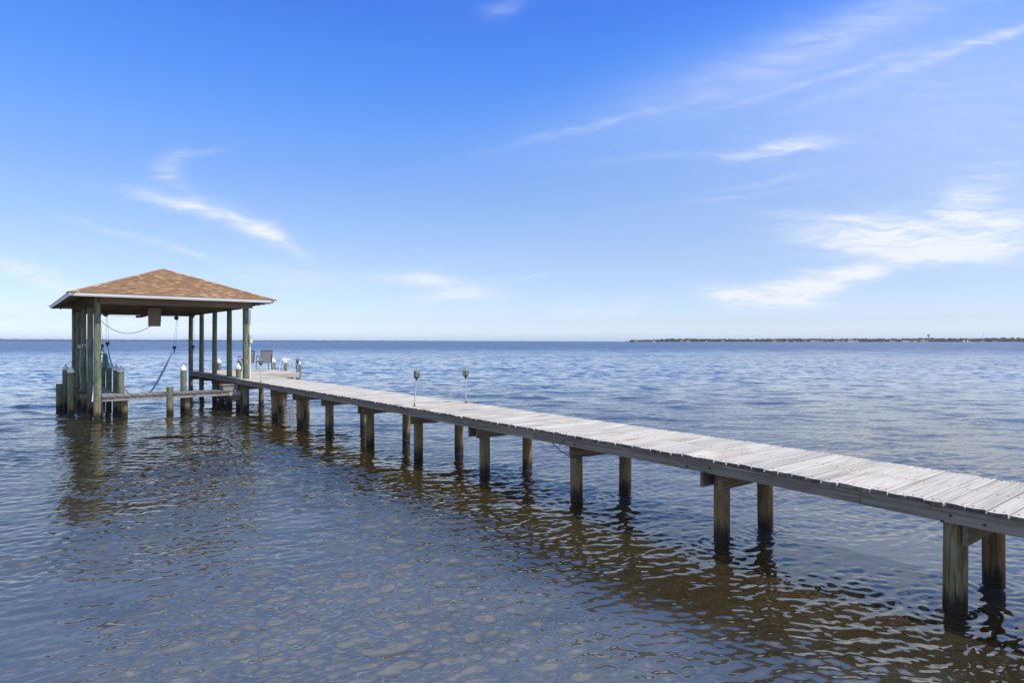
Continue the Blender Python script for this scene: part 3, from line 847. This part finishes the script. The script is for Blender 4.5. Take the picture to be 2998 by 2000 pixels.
# wooden step between catwalk and dock
stp = thing('wooden_step', 'small grey wooden step between the catwalk and the dock', 'step', 6.38, CF, CH)
mb = MB(); mb.box(-.32, .22, .02, .17, .165, .20); mb.box(-.33, .21, .182, .335, .168, .203); mb.box(-.32, .22, .345, .50, .163, .20)
mb.build('tread', M['catwalk'], stp)
MB().box(-.30, -.262, .04, .50, .002, .163).build('side_board', M['end'], stp)
MB().box(-.26, .20, .05, .088, .002, .161).build('front_board', M['catjoist'], stp)

# ------------------------------------------------------------------ chairs
def chair(label, t, s):
    o = thing('patio_chair', label, 'chair', t, s, 1.122, 'patio chairs on the platform', R(rnd.uniform(-3, 3)))
    hw = .275
    for sg in (-1, 1):
        x = sg * hw
        MB().tube([(x, .36, 0), (x, .33, .40), (x, .31, .60), (x, .24, .645), (x, -.02, .645), (x, -.14, .62)], .014, 8).build('front_leg', M['chairdark'], o, 50)
        MB().tube([(x + sg * .01, -.38, 0), (x, -.24, .40), (x, -.17, .58)], .014, 8).build('rear_leg', M['chairmetal'], o, 50)
        MB().box(x - .025, x + .025, -.10, .26, .655, .675).build('armrest', M['chairdark'], o)
    MB().tube([(-hw + .02, .30, .42), (-hw + .02, -.20, .38), (-hw + .03, -.28, .62), (-hw + .03, -.33, .925), (hw - .03, -.33, .925), (hw - .03, -.28, .62), (hw - .02, -.20, .38), (hw - .02, .30, .42), (-hw + .02, .30, .42)], .015, 8).build('frame', M['chairdark'], o, 40)
    w = hw - .035
    MB().hexa([(-w, -.205, .395), (w, -.205, .395), (w, -.195, .395), (-w, -.195, .395)], [(-w, -.328, .915), (w, -.328, .915), (w, -.318, .915), (-w, -.318, .915)]).build('backrest', M['sling'], o)
    MB().hexa([(-w, -.19, .375), (w, -.19, .375), (w, .29, .415), (-w, .29, .415)], [(-w, -.19, .385), (w, -.19, .385), (w, .29, .425), (-w, .29, .425)]).build('seat', M['sling'], o)
    MB().tube([(-hw, -.20, .375), (hw, -.20, .375)], .012, 8).tube([(-hw, .33, .39), (hw, .33, .39)], .012, 8).build('crossbar', M['chairdark'], o, 40)
    return o
chair('grey sling patio chair half hidden behind the front right boathouse post', 8.53, 29.72)
chair('grey sling patio chair in full view on the platform beside the ladder', 9.30, 29.68)
# teal and mauve bag by the first chair
tb = ground(706, 1086.5, 1.12)
tote = thing('beach_bag', 'teal topped beach bag standing left of the front right post, behind a capped pile', 'beach bag', tb[0], tb[1], 1.122)
MB().lathe([(.13, 0), (.15, .05), (.155, .16)], 16).build('bag_base', M['pink'], tote, 40)
MB().lathe([(.157, .161), (.16, .28), (.14, .34), (.09, .345)], 16).build('bag_top', M['teal'], tote, 40)
MB().tube([(-.12, 0, .32), (-.09, 0, .48), (0, 0, .54), (.09, 0, .48), (.12, 0, .32)], .012, 8).build('handle', M['black'], tote, 50)

# ------------------------------------------------------------------ swim ladder
ld = thing('swim_ladder', 'silver swim ladder with two arched handrails at the platform edge', 'ladder', 9.84, 28.35, 1.12)
for ds in (.24, -.24):
    pts = [(-.24, ds, .0)] + [(-.24, ds, z) for z in (.12, .25)] + [(-.215 * math.cos(q), ds, .31 + .235 * math.sin(q)) for q in np.linspace(.12, math.pi - .12, 12)] + [(.235, ds, z) for z in (.25, .0, -.4, -1.3)]
    pts[0] = (-.235, ds, 0)
    MB().tube(pts, .020, 10).build('handrail', M['alu'], ld, 60)
    MB().lathe([(.05, 0), (.05, .012), (.03, .018)], 14, c=(-.235, ds)).build('foot_plate', M['alu'], ld, 40)
for z in (-.25, -.5, -.75):
    MB().box(.19, .28, -.22, .22, z - .015, z + .015).build('rung', M['alu'], ld)

# ------------------------------------------------------------------ dock lamps
def lamp(label, t, s, lean, rot=0.0, hgt=.76):
    o = thing('dock_lamp', label, 'dock lamp', t, s, deck_h(s) + .002, 'dock lamps')
    o.rotation_euler = (lean[1], lean[0], TH + rot)
    MB().lathe([(.035, 0), (.035, .006), (.016, .012), (.016, .045)], 14).build('foot', M['brass'], o, 40)
    MB().tube([(0, 0, .045), (0, 0, hgt - .20)], .0125, 10).build('pole', M['galv'], o, 50)
    h = MB(); z = hgt - .20
    h.lathe([(.016, z - .035), (.018, z), (.045, z + .022), (.062, z + .040), (.062, z + .052)], 18)
    h.build('lamp_base', M['lampdark'], o, 40)
    MB().lathe([(.040, z + .053), (.042, z + .10), (.040, z + .150)], 16).build('lens', M['lens'], o, 40)
    b = MB()
    for zz in (z + .082, z + .110):
        b.lathe([(.060, zz), (.068, zz + .003), (.060, zz + .009), (.052, zz + .005)], 18)
    for q in range(4):
        a = q * math.pi / 2 + .5
        b.bar((.058 * math.cos(a), .058 * math.sin(a), z + .05), (.058 * math.cos(a), .058 * math.sin(a), z + .155), .010, .010)
    b.build('guard', M['lampdark'], o, 30)
    MB().lathe([(.070, z + .151), (.074, z + .156), (.060, z + .172), (.028, z + .186), (.022, z + .198), (.008, z + .204)], 18).build('lamp_cap', M['lampgreen'], o, 40)
    return o
def on_deck(x, y):
    t, s = ground(x, y, 1.1)
    for _ in range(4): t, s = ground(x, y, deck_h(s))
    return t, s
t, s = on_deck(1213.2, 1188); lamp('leaning dock lamp on the near edge of the deck, left of the pair halfway along', t, s, (.085, 0))
t, s = on_deck(1364.5, 1179.5); lamp('upright dock lamp on the far edge of the deck, right of the pair halfway along', t, s, (-.03, 0), .4)
t, s = on_deck(763.5, 1119); lamp('dock lamp standing in front of the fully visible grey chair', t, s, (.005, 0), .9)
t, s = on_deck(875, 1111.7); lamp('dock lamp in front of the capped pile at the platform corner', min(t, 8.0), s, (0, 0), .2)

# thin stick poking from the water beside the second pair of piles
t, s = ground(2264, 1572); t2, s2 = ground(2312, 1571)
o = thing('floating_stick', 'thin dark stick lying in the water right of the second pair of piles', 'stick', t, s, .03)
MB().tube([(0, 0, .0), (.12, -.02, .022), ((t2 - t), (s2 - s), .01)], [.006, .005, .003], 6).build('twig', M['iron'], o, 50)

# ------------------------------------------------------------------ far shore
def farp(x, d, z=0.0): return Vector(((x - 1499) / F * d, d, z))
def ico(sub):
    import bmesh
    bm = bmesh.new(); bmesh.ops.create_icosphere(bm, subdivisions=sub, radius=1)
    vs = np.array([v.co[:] for v in bm.verts]); fs = [tuple(v.index for v in f.verts) for f in bm.faces]; bm.free()
    return vs, fs
ICV, ICF = ico(2)
def crown(mb, c, rx, rz, rr, mi=0):
    ph = [rr.uniform(0, 6.28) for _ in range(6)]
    n = 1 + .22 * np.sin(ICV[:, 0] * 4 + ph[0]) * np.sin(ICV[:, 1] * 4 + ph[1]) + .18 * np.sin(ICV[:, 2] * 5 + ph[2] + ICV[:, 0] * 6) + np.array([rr.uniform(-.10, .10) for _ in range(len(ICV))])
    q = ICV * n[:, None] * np.array([rx, rx, rz]) + np.array(c)
    mb.add(q, ICF, mi)
def leaf_mat(name, a, b_):
    m, g, b = newmat(name)
    isl = g.n('ShaderNodeNewGeometry').outputs['Random Per Island']
    pos = g.n('ShaderNodeNewGeometry').outputs['Position']
    nz = g.noise(pos, .35, 4, .7)
    c = g.mix(g.math('ADD', g.math('MULTIPLY', isl, .6), g.math('MULTIPLY', nz, .4)), (*a, 1), (*b_, 1))
    g.set(b, 'Base Color', c); b.inputs['Roughness'].default_value = 1.0; b.inputs['Specular IOR Level'].default_value = .1
    return m
M['wood'] = leaf_mat('far_tree_foliage', (.022, .034, .020), (.070, .088, .040))
M['woodfar'] = leaf_mat('distant_tree_foliage', (.022, .030, .026), (.040, .050, .038))
M['sand'] = simple('far_shore_sand', (.16, .14, .10), .9, 0, .3, .02)
rs = random.Random(5)
DS = 2280.0
land = MB()
xs = list(range(1836, 3600, 40))
fr = [farp(x, DS - 25 + 12 * math.sin(x * .021) + (60 if x < 1850 else 0)) for x in xs]; bk = [farp(x, DS + 900) for x in xs]
n = len(xs)
land.add([(p.x, p.y, -.5) for p in fr] + [(p.x, p.y + 8, 1.2) for p in fr] + [(p.x, p.y, 2.5) for p in bk],
         [(i, i + 1, n + i + 1, n + i) for i in range(n - 1)] + [(n + i, n + i + 1, 2 * n + i + 1, 2 * n + i) for i in range(n - 1)])
tag(land.build('shore_land', M['sand'], None, 40), 'low sandy land along the wooded far shore', kind='structure')
def tree_h(x):
    pts = [(1830, 6), (1850, 8.5), (1920, 9), (1960, 12.2), (2010, 13), (2040, 11.5), (2120, 11), (2200, 11.5), (2290, 13), (2360, 13.2), (2420, 11.8), (2540, 13), (2600, 12.2), (2720, 14.5), (2760, 13.6), (2860, 13.5), (2930, 16), (2998, 15), (3600, 15)]
    return float(np.interp(x, [p[0] for p in pts], [p[1] for p in pts]))
wood = MB()
x = 1846.0
while x < 3500:
    for row in range(3):
        hh = tree_h(x) * rs.uniform(.72, 1.12) * (1 if row else rs.uniform(.55, .9))
        rx = rs.uniform(4.0, 7.5); d = DS + 14 + row * 26 + rs.uniform(-8, 8)
        p = farp(x + rs.uniform(-3, 3), d)
        crown(wood, (p.x, p.y, hh - min(5.0, hh * .5)), rx, min(5.0, hh * .5), rs)
        if row == 0: crown(wood, (p.x + rs.uniform(-3, 3), p.y - 4, hh * .3), rx * .8, hh * .33, rs)
    x += rs.uniform(3.2, 5.6)
tag(wood.build('far_wood', M['wood'], None, 180), 'dark green wooded shoreline on the right horizon', kind='stuff')
# distant low shore on the left horizon
DF = 9000.0
wf = MB(); x = -700.0
while x < 1800:
    h = float(np.interp(x, [-700, 0, 500, 900, 1300, 1800], [37, 36, 26, 19, 11, 2.5]))
    p = farp(x, DF + rs.uniform(0, 200))
    crown(wf, (p.x, p.y, h * .35), rs.uniform(50, 110), h * rs.uniform(.60, .68), rs)
    x += rs.uniform(6, 10)
tag(wf.build('distant_wood', M['woodfar'], None, 180), 'thin blue wooded shore on the left horizon', kind='stuff')

# lone tree on the tip
tp_ = farp(1834, DS + 10)
lt = bpy.data.objects.new('pine_tree', None); COL.objects.link(lt); lt.location = (tp_.x, tp_.y, 0)
tag(lt, 'small lone pine on the tip of the far point', 'tree')
M['bark'] = simple('far_bark', (.10, .07, .05), .9)
MB().tube([(0, 0, -.3), (.2, 0, 3.0), (.1, 0, 4.6)], [.35, .28, .2], 7).build('trunk', M['bark'], lt, 50)
cm = MB()
for k in range(7): crown(cm, (rs.uniform(-1.6, 1.6), rs.uniform(-1, 1), 4.4 + rs.uniform(-.8, .9)), rs.uniform(.8, 1.3), rs.uniform(.5, .8), rs)
cm.build('crown', M['wood'], lt, 180)

# houses along the far shore
HM = {'white': simple('white_house_wall', (.72, .70, .66), .7), 'tan': simple('tan_house_wall', (.52, .42, .33), .7), 'pink': simple('pink_house_wall', (.42, .31, .25), .7), 'grey': simple('grey_house_wall', (.40, .42, .45), .7),
      'red': simple('terracotta_roof', (.26, .13, .085), .8), 'brown': simple('brown_house_roof', (.22, .15, .11), .8), 'slate': simple('slate_house_roof', (.20, .21, .23), .8), 'glass': simple('far_window_glass', (.06, .08, .11), .2)}
def house(x, w, h, wall, rf, label, base=1.5, wing=0.0, roofh=.45, d=None):
    d = d or DS - 8
    p = farp(x, d)
    o = bpy.data.objects.new('shore_house', None); COL.objects.link(o); o.location = (p.x, p.y, 0); o.rotation_euler = (0, 0, rs.uniform(-.15, .15))
    tag(o, label, 'house', 'houses along the far shore')
    k = d / F; ww = w * k * .8; hh = h * k * .78; dp = 9.0; wh = hh * (1 - roofh)
    mb = MB(); mb.box(-ww / 2, ww / 2, -dp / 2, dp / 2, base - 1.5, base + wh)
    if wing: mb.box(ww / 2 - .3, ww / 2 + wing * k, -dp / 2 - 2, dp / 2 - 2.5, base - 1.5, base + wh * .72)
    mb.build('wall', HM[wall], o)
    r = MB(); e = .8; z0 = base + wh + .01; z1 = base + hh; q = min(ww * .28, 4)
    r.add([(-ww / 2 - e, -dp / 2 - e, z0), (ww / 2 + e, -dp / 2 - e, z0), (ww / 2 + e, dp / 2 + e, z0), (-ww / 2 - e, dp / 2 + e, z0), (-ww / 2 + q, 0, z1), (ww / 2 - q, 0, z1)], [(0, 1, 5, 4), (1, 2, 5), (2, 3, 4, 5), (3, 0, 4), (3, 2, 1, 0)])
    if wing:
        x0, x1 = ww / 2 - .3, ww / 2 + wing * k + e; za = base + wh * .72 + .01; zb = za + hh * roofh * .6
        r.add([(x0, -dp / 2 - 2.7, za), (x1, -dp / 2 - 2.7, za), (x1, dp / 2 - 2, za), (x0, dp / 2 - 2, za), (x0, -2.2, zb), (x1 - 2, -2.2, zb)], [(0, 1, 5, 4), (1, 2, 5), (2, 3, 4, 5), (3, 0, 4), (3, 2, 1, 0)])
    r.build('roof', HM[rf], o)
    nwin = max(1, int(ww / 4.5))
    for i in range(min(nwin, 5)):
        xx = -ww / 2 + ww * (i + .5) / min(nwin, 5)
        MB().box(xx - .8, xx + .8, -dp / 2 - .06, -dp / 2 - .005, base + wh * .25, base + wh * .72).build('window', HM['glass'], o)
    return o
HS = [(1862, 9, 4.6, 'tan', 'brown', 'small tan house nearest the tip of the far point'),
      (1914, 8, 5, 'white', 'red', 'white house with reddish roof on the low left part of the far point'),
      (1995, 12, 5, 'pink', 'red', 'pinkish red roofed house under the first high clump of trees on the point'),
      (2015, 15, 5.5, 'tan', 'red', 'wide tan house with red roof, immediately right of the pinkish house on the point'),
      (2068, 5, 4, 'white', 'slate', 'tiny white house alone in the trees left of the pale grey house'),
      (2116, 11, 4.5, 'grey', 'slate', 'pale grey house at the water left of the middle of the far shore'),
      (2206, 7, 4, 'tan', 'brown', 'small tan house left of the red roofed house in the low dip of the treeline'),
      (2266, 15, 5, 'pink', 'red', 'red roofed house standing behind the white boat shed shape at the shore'),
      (2304, 6, 4.5, 'white', 'slate', 'small white house with pale roof between two red roofed houses'),
      (2326, 6, 4.8, 'pink', 'red', 'small pink house left of the long white house'),
      (2358, 9, 4.6, 'tan', 'brown', 'tan house close on the left of the long white house'),
      (2381, 22, 5.6, 'white', 'slate', 'long white house with bright roof on the far shore'),
      (2405, 13, 5, 'pink', 'red', 'red roofed house close on the right of the long white house'),
      (2448, 16, 5, 'tan', 'red', 'wide low red roofed house left of the big cream mansion'),
      (2468, 9, 5.3, 'grey', 'slate', 'grey roofed house touching the left side of the big cream mansion'),
      (2489, 20, 7.2, 'white', 'brown', 'big cream mansion, largest building on the far shore'),
      (2508, 5, 7.5, 'white', 'slate', 'narrow tall white house right of the big cream mansion'),
      (2611, 18, 5.2, 'grey', 'brown', 'long grey house, first one left of the house with the pink roof'),
      (2648, 20, 5.5, 'white', 'red', 'white walled house with wide pink roof left of the water tower'),
      (2677, 14, 5, 'grey', 'red', 'low house with red roof left of the peaked tan house'),
      (2702, 19, 7.4, 'tan', 'brown', 'tall tan house with a peaked roof next to the water tower'),
      (2824, 15, 4.2, 'pink', 'red', 'dark red roofed house behind the pair of white sails'),
      (2876, 5, 3.6, 'white', 'slate', 'tiny pale house in the trees under the radio mast'),
      (2912, 6, 4.2, 'tan', 'brown', 'tiny tan house in the trees right of the radio mast')]
for k, (x, w, h, wl, rf, lb) in enumerate(HS):
    house(x, w, h, wl, rf, lb, wing=(5 if w > 15 else 0), roofh=.5)
# boats
BW = simple('white_boat_hull', (.80, .80, .78), .4)
def boat(x, L, label, sail=False, d=DS - 75):
    p = farp(x, d)
    o = bpy.data.objects.new('sail_boat' if sail else 'motor_boat', None); COL.objects.link(o); o.location = (p.x, p.y, 0); o.rotation_euler = (0, 0, rs.uniform(-.3, .3))
    tag(o, label, 'boat', 'boats off the far shore')
    mb = MB(); hl = L / 2; b = L * .16
    lo = [(-hl, -b * .8, -.3), (hl * .6, -b * .8, -.3), (hl * .85, 0, -.3), (hl * .6, b * .8, -.3), (-hl, b * .8, -.3)]
    hi = [(-hl, -b, 1.1), (hl * .65, -b, 1.2), (hl * 1.08, 0, 1.4), (hl * .65, b, 1.2), (-hl, b, 1.1)]
    mb.add(lo + hi, [(4, 3, 2, 1, 0), (5, 6, 7, 8, 9)] + [(i, (i + 1) % 5, 5 + (i + 1) % 5, 5 + i) for i in range(5)])
    mb.build('hull', BW, o)
    MB().hexa([(-hl * .5, -b * .6, 1.11), (hl * .3, -b * .6, 1.11), (hl * .3, b * .6, 1.11), (-hl * .5, b * .6, 1.11)], [(-hl * .4, -b * .5, 2.3), (hl * .1, -b * .5, 2.3), (hl * .1, b * .5, 2.3), (-hl * .4, b * .5, 2.3)]).build('cabin', BW, o)
    if sail:
        MB().tube([(.2, 0, 1.2), (.2, 0, L * 1.1)], .09, 6).build('mast', BW, o)
        MB().hexa([(-hl * .8, -.05, 2.5), (.05, -.05, 2.5), (.05, .05, 2.5), (-hl * .8, .05, 2.5)], [(-.1, -.03, L * 1.05), (.06, -.03, L * 1.05), (.06, .03, L * 1.05), (-.1, .03, L * 1.05)]).build('sail', BW, o)
    return o
for x, L, lb in [(1916, 7, 'white motor boat near the low left end of the far point'), (2164, 5, 'small white boat under the shore between the grey house and the tan house'), (2270, 9, 'white boat in front of the red roofed house in the treeline dip'),
                 (2337, 4, 'tiny white boat right of the small pink house'), (2422, 5, 'small white boat right of the long white house'), (2588, 6, 'white boat alone on the water left of the long grey house'),
                 (2658, 8, 'white boat in front of the house with the wide pink roof'), (2681, 6, 'white boat in front of the low red roofed house'), (2843, 8, 'low white boat right of the two sails')]:
    boat(x, L, lb)
boat(2823, 9, 'left one of the two white sail boats near the radio mast', True, DS - 40)
boat(2834.5, 11, 'right one of the two white sail boats near the radio mast', True, DS - 40)
# water tower
p = farp(2718.5, DS + 160); k = (DS + 160) / F
wt = bpy.data.objects.new('water_tower', None); COL.objects.link(wt); wt.location = (p.x, p.y, 0)
tag(wt, 'grey water tower rising above the trees on the far shore', 'water tower')
M['tower'] = simple('tower_paint', (.13, .15, .17), .6)
ht = 22.4 * k
MB().lathe([(2.2, 0), (1.5, 3), (1.25, ht * .55), (1.3, ht * .74)], 14).build('column', M['tower'], wt, 40)
MB().lathe([(1.2, ht * .735), (2.4, ht * .79), (4.4, ht * .87), (4.7, ht * .915), (4.2, ht * .965), (2.2, ht * .995), (.3, ht)], 20).build('tank', M['tower'], wt, 50)
p = farp(2879, DS + 200); k = (DS + 200) / F
mast = bpy.data.objects.new('radio_mast', None); COL.objects.link(mast); mast.location = (p.x, p.y, 0)
tag(mast, 'thin lattice radio mast above the trees near the right edge', 'radio mast')
hm = 26.5 * k
mb = MB()
for a in range(3):
    q = a * 2.094; mb.tube([(.5 * math.cos(q), .5 * math.sin(q), 0), (.35 * math.cos(q), .35 * math.sin(q), hm)], .10, 5)
for j in range(20):
    z = hm * j / 20; mb.bar((.45, 0, z), (-.22, .38, z + hm / 20), .08, .08); mb.bar((-.22, .38, z), (-.22, -.38, z + hm / 20), .08, .08)
mb.build('lattice', M['tower'], mast)
MB().tube([(0, 0, hm), (0, 0, hm + 2)], .06, 5).build('aerial', M['tower'], mast)

# ------------------------------------------------------------------ haze
HAZE = 5.5e-5
if HAZE > 0:
    mb = MB(); mb.box(-14000, 14000, -400, 10500, -3.0, 55.0)
    hz = mb.build('haze', bpy.data.materials.new('pale_sea_haze'))
    hm_ = hz.data.materials[0]; hm_.use_nodes = True; nt = hm_.node_tree; nt.nodes.clear()
    vo = nt.nodes.new('ShaderNodeVolumePrincipled'); out = nt.nodes.new('ShaderNodeOutputMaterial')
    vo.inputs['Color'].default_value = (.72, .85, 1.0, 1); vo.inputs['Density'].default_value = HAZE; vo.inputs['Anisotropy'].default_value = .2
    nt.links.new(vo.outputs[0], out.inputs['Volume'])
    tag(hz, 'pale blue haze over the bay', kind='stuff')

# ------------------------------------------------------------------ sky
SUN = Vector((.503, -.277, .82)).normalized()
el = math.asin(SUN.z); azr = math.atan2(SUN.x, SUN.y)
w = bpy.data.worlds.new('World'); scene.world = w; w.use_nodes = True
nt = w.node_tree; nt.nodes.clear(); g = N(nt)
sky = g.n('ShaderNodeTexSky', sky_type='NISHITA', sun_disc=False, sun_elevation=el, sun_rotation=azr)
sky.air_density = 1.0; sky.dust_density = .6; sky.ozone_density = 2.0
d = g.n('ShaderNodeTexCoord').outputs['Generated']
sp = g.n('ShaderNodeSeparateXYZ', i_0=d)
zz = sp.outputs[2]
SKYMUL = [  # colour balance of the sky by height above the horizon, a quarter of the factor
 (0.0049, (0.410, 0.480, 0.700)), (0.0307, (0.335, 0.370, 0.530)), (0.0770, (0.325, 0.338, 0.435)), (0.1279, (0.345, 0.345, 0.420)),
 (0.1924, (0.3334, 0.3562, 0.4428)), (0.2499, (0.2938, 0.3569, 0.4957)), (0.2959, (0.2591, 0.3650, 0.5459)), (0.3611, (0.1996, 0.3523, 0.6094)),
 (0.4137, (0.165, 0.338, 0.632)), (0.4588, (0.150, 0.300, 0.640)), (0.57, (.24, .40, .68)), (0.75, (.36, .45, .66)), (1.0, (.34, .39, .50))]
tint = g.vmath('SCALE', g.ramp(zz, SKYMUL), scale=4.0)
skyc = g.mix(1.0, sky.outputs[0], tint, 'MULTIPLY')
yy = g.math('MAXIMUM', sp.outputs[1], .02)
X = g.math('DIVIDE', sp.outputs[0], yy); Z = g.math('DIVIDE', zz, yy)
cv = g.n('ShaderNodeCombineXYZ', i_0=X, i_1=Z, i_2=0.0).outputs[0]
wp = g.noise(cv, 5.0, 4, .6, out=1)
cw1 = g.vmath('ADD', cv, g.vmath('MULTIPLY', g.vmath('SUBTRACT', wp, (.5, .5, .5)), (.07, .035, 0)))
wp2 = g.noise(cv, 26.0, 3, .6, out=1)
cw1 = g.vmath('ADD', cw1, g.vmath('MULTIPLY', g.vmath('SUBTRACT', wp2, (.5, .5, .5)), (.016, .008, 0)))
CL = [  # photo x, y, tilt (deg, + = falling to the right), half length, half width, amount
 (490, 590, 17, 110, 17, .42), (600, 625, 14, 130, 15, .45), (735, 660, 24, 95, 26, .62), (820, 700, 26, 85, 16, .38), (500, 490, -40, 50, 24, .30), (570, 455, -8, 90, 10, .15), (520, 545, 40, 60, 22, .18),
 (400, 690, 16, 170, 8, .20), (555, 735, 17, 60, 6, .22), (95, 805, 17, 140, 24, .55), (150, 835, 14, 90, 20, .35), (850, 815, 7, 160, 26, .34),
 (1215, 815, 4, 150, 18, .35), (1262, 824, 10, 55, 14, .55), (1335, 866, -2, 110, 12, .62), (1360, 850, -10, 60, 16, .35), (1680, 905, -14, 60, 26, .25), (1810, 900, -24, 70, 24, .28), (1550, 808, -12, 60, 5, .25),
 (2230, 868, 4, 130, 20, .85), (2130, 862, 12, 60, 12, .5), (2330, 850, -14, 130, 30, .9), (2440, 815, -17, 130, 22, .75), (2560, 785, -8, 150, 13, .7), (2300, 815, -30, 50, 14, .35), (2360, 800, -20, 40, 10, .3),
 (2700, 752, -9, 150, 18, .6), (2870, 740, -2, 180, 18, .5), (2660, 722, 3, 210, 34, .60), (2540, 682, 4, 190, 16, .52), (2480, 715, 8, 120, 12, .4), (2760, 660, -3, 260, 44, .44), (2840, 585, -35, 90, 44, .42), (2460, 640, 6, 150, 14, .38), (2930, 690, -4, 120, 60, .4),
 (1774, 353, -14, 280, 10, .15), (2420, 225, -15, 280, 9, .15), (2460, 95, -20, 420, 45, .12), (2900, 110, -22, 180, 12, .24), (2700, 185, -20, 240, 18, .16), (2300, 430, -9, 130, 16, .42), (2330, 445, -12, 60, 8, .3), (1980, 455, -3, 260, 13, .10),
 (1470, 25, -20, 55, 25, .18), (2150, 575, -8, 160, 7, .12), (2250, 530, -10, 160, 8, .12)]
VEILS = [(2600, 250, -18, 700, 190, .20), (2100, 250, -17, 520, 90, .10), (2980, 420, -12, 520, 260, .24), (2560, 60, -20, 480, 70, .12)]
def blob(px, py, tilt, hl, hw_, am, acc):
    mv = g.mapping(cw1, loc=((px - 1499) / F, (Y0 - py) / F, 0), rot=(0, 0, R(-tilt)), scale=(hl / F * 1.15, hw_ / F * 1.15, 1), typ='TEXTURE')
    e = g.math('POWER', .36788, g.vmath('DOT_PRODUCT', mv, mv, out=1))
    return g.math('MULTIPLY', e, am) if acc is None else g.math('MULTIPLY_ADD', e, am, acc)
acc_v = None
for v_ in VEILS: acc_v = blob(*v_, acc_v)
acc = None
for (px, py, tilt, hl, hw_, am) in CL:
    mv = g.mapping(cw1, loc=((px - 1499) / F, (Y0 - py) / F, 0), rot=(0, 0, R(-tilt)), scale=(hl / F * 1.15, hw_ / F * 1.15, 1), typ='TEXTURE')
    q = g.vmath('DOT_PRODUCT', mv, mv, out=1)
    e = g.math('POWER', .36788, q)
    acc = g.math('MULTIPLY', e, am) if acc is None else g.math('MULTIPLY_ADD', e, am, acc)
def streak(rot, sc, det=5):
    return g.noise(g.mapping(cw1, rot=(0, 0, R(rot)), scale=(sc * .16, sc, 1)), 1.0, det, .62, .6)
sl = streak(17, 70, 7); sr = streak(-14, 70, 7)   # streaks follow the wisps of each side
side = g.mapr(X, -.25, .05)
stn = g.mix(side, sl, sr)
fib = g.mapr(stn, .33, .66, .28, 1.32)
cov = g.math('ADD', g.math('MULTIPLY', acc, fib), g.math('MULTIPLY', acc_v, g.mapr(stn, .3, .7, .8, 1.1)))
cov = g.math('MULTIPLY', cov, g.mapr(sp.outputs[1], .05, .2))
added_veil = g.math('MULTIPLY', g.mapr(Z, .45, 2.0, 0, .88, True), g.mapr(g.noise(g.mapping(d, scale=(1.0, 1.8, 1)), 4.5, 6, .62, .8), .38, .60, .38, 1))  # unseen cloud added above the view, pales water reflections and fill light
cov = g.math('MINIMUM', g.math('MAXIMUM', cov, added_veil), .95)
CLOUD = (.90, .94, 1.0, 1)
STR = .10
cloud_c = tuple(c / STR for c in CLOUD[:3]) + (1,)
ccol = g.mix(g.mapr(Z, .5, .7), cloud_c, g.mix(g.math('SUBTRACT', 1.0, g.math('MULTIPLY', g.mapr(zz, .95, .60), g.mapr(sp.outputs[1], .15, .40))), tuple(c / STR for c in (.95, 1.12, 1.62)) + (1,), tuple(c / STR for c in (.54, .69, 1.04)) + (1,)))
final = g.mix(cov, skyc, ccol)
bg = g.n('ShaderNodeBackground', i_0=final, i_1=STR)
out = g.n('ShaderNodeOutputWorld'); nt.links.new(bg.outputs[0], out.inputs[0])

sun = bpy.data.lights.new('sun', 'SUN'); sun.energy = 4.8; sun.angle = R(.53); sun.color = (1.0, .94, .85)
so = bpy.data.objects.new('sun', sun); COL.objects.link(so); so.rotation_euler = SUN.to_track_quat('Z', 'Y').to_euler()

# ------------------------------------------------------------------ camera
cam = bpy.data.cameras.new('camera'); cam.sensor_width = 36; cam.lens = F / 2998 * 36; cam.clip_start = .1; cam.clip_end = 80000
co_ = bpy.data.objects.new('camera', cam); COL.objects.link(co_); co_.location = (0, 0, H); co_.rotation_euler = (R(90), 0, 0)
scene.camera = co_
vs_ = scene.view_settings
scene.display_settings.display_device = 'sRGB'
vs_.view_transform = 'Standard'; vs_.look = 'None'; vs_.exposure = 0.0; vs_.gamma = 1.0
scene.cycles.max_bounces = 8; scene.cycles.use_denoising = True
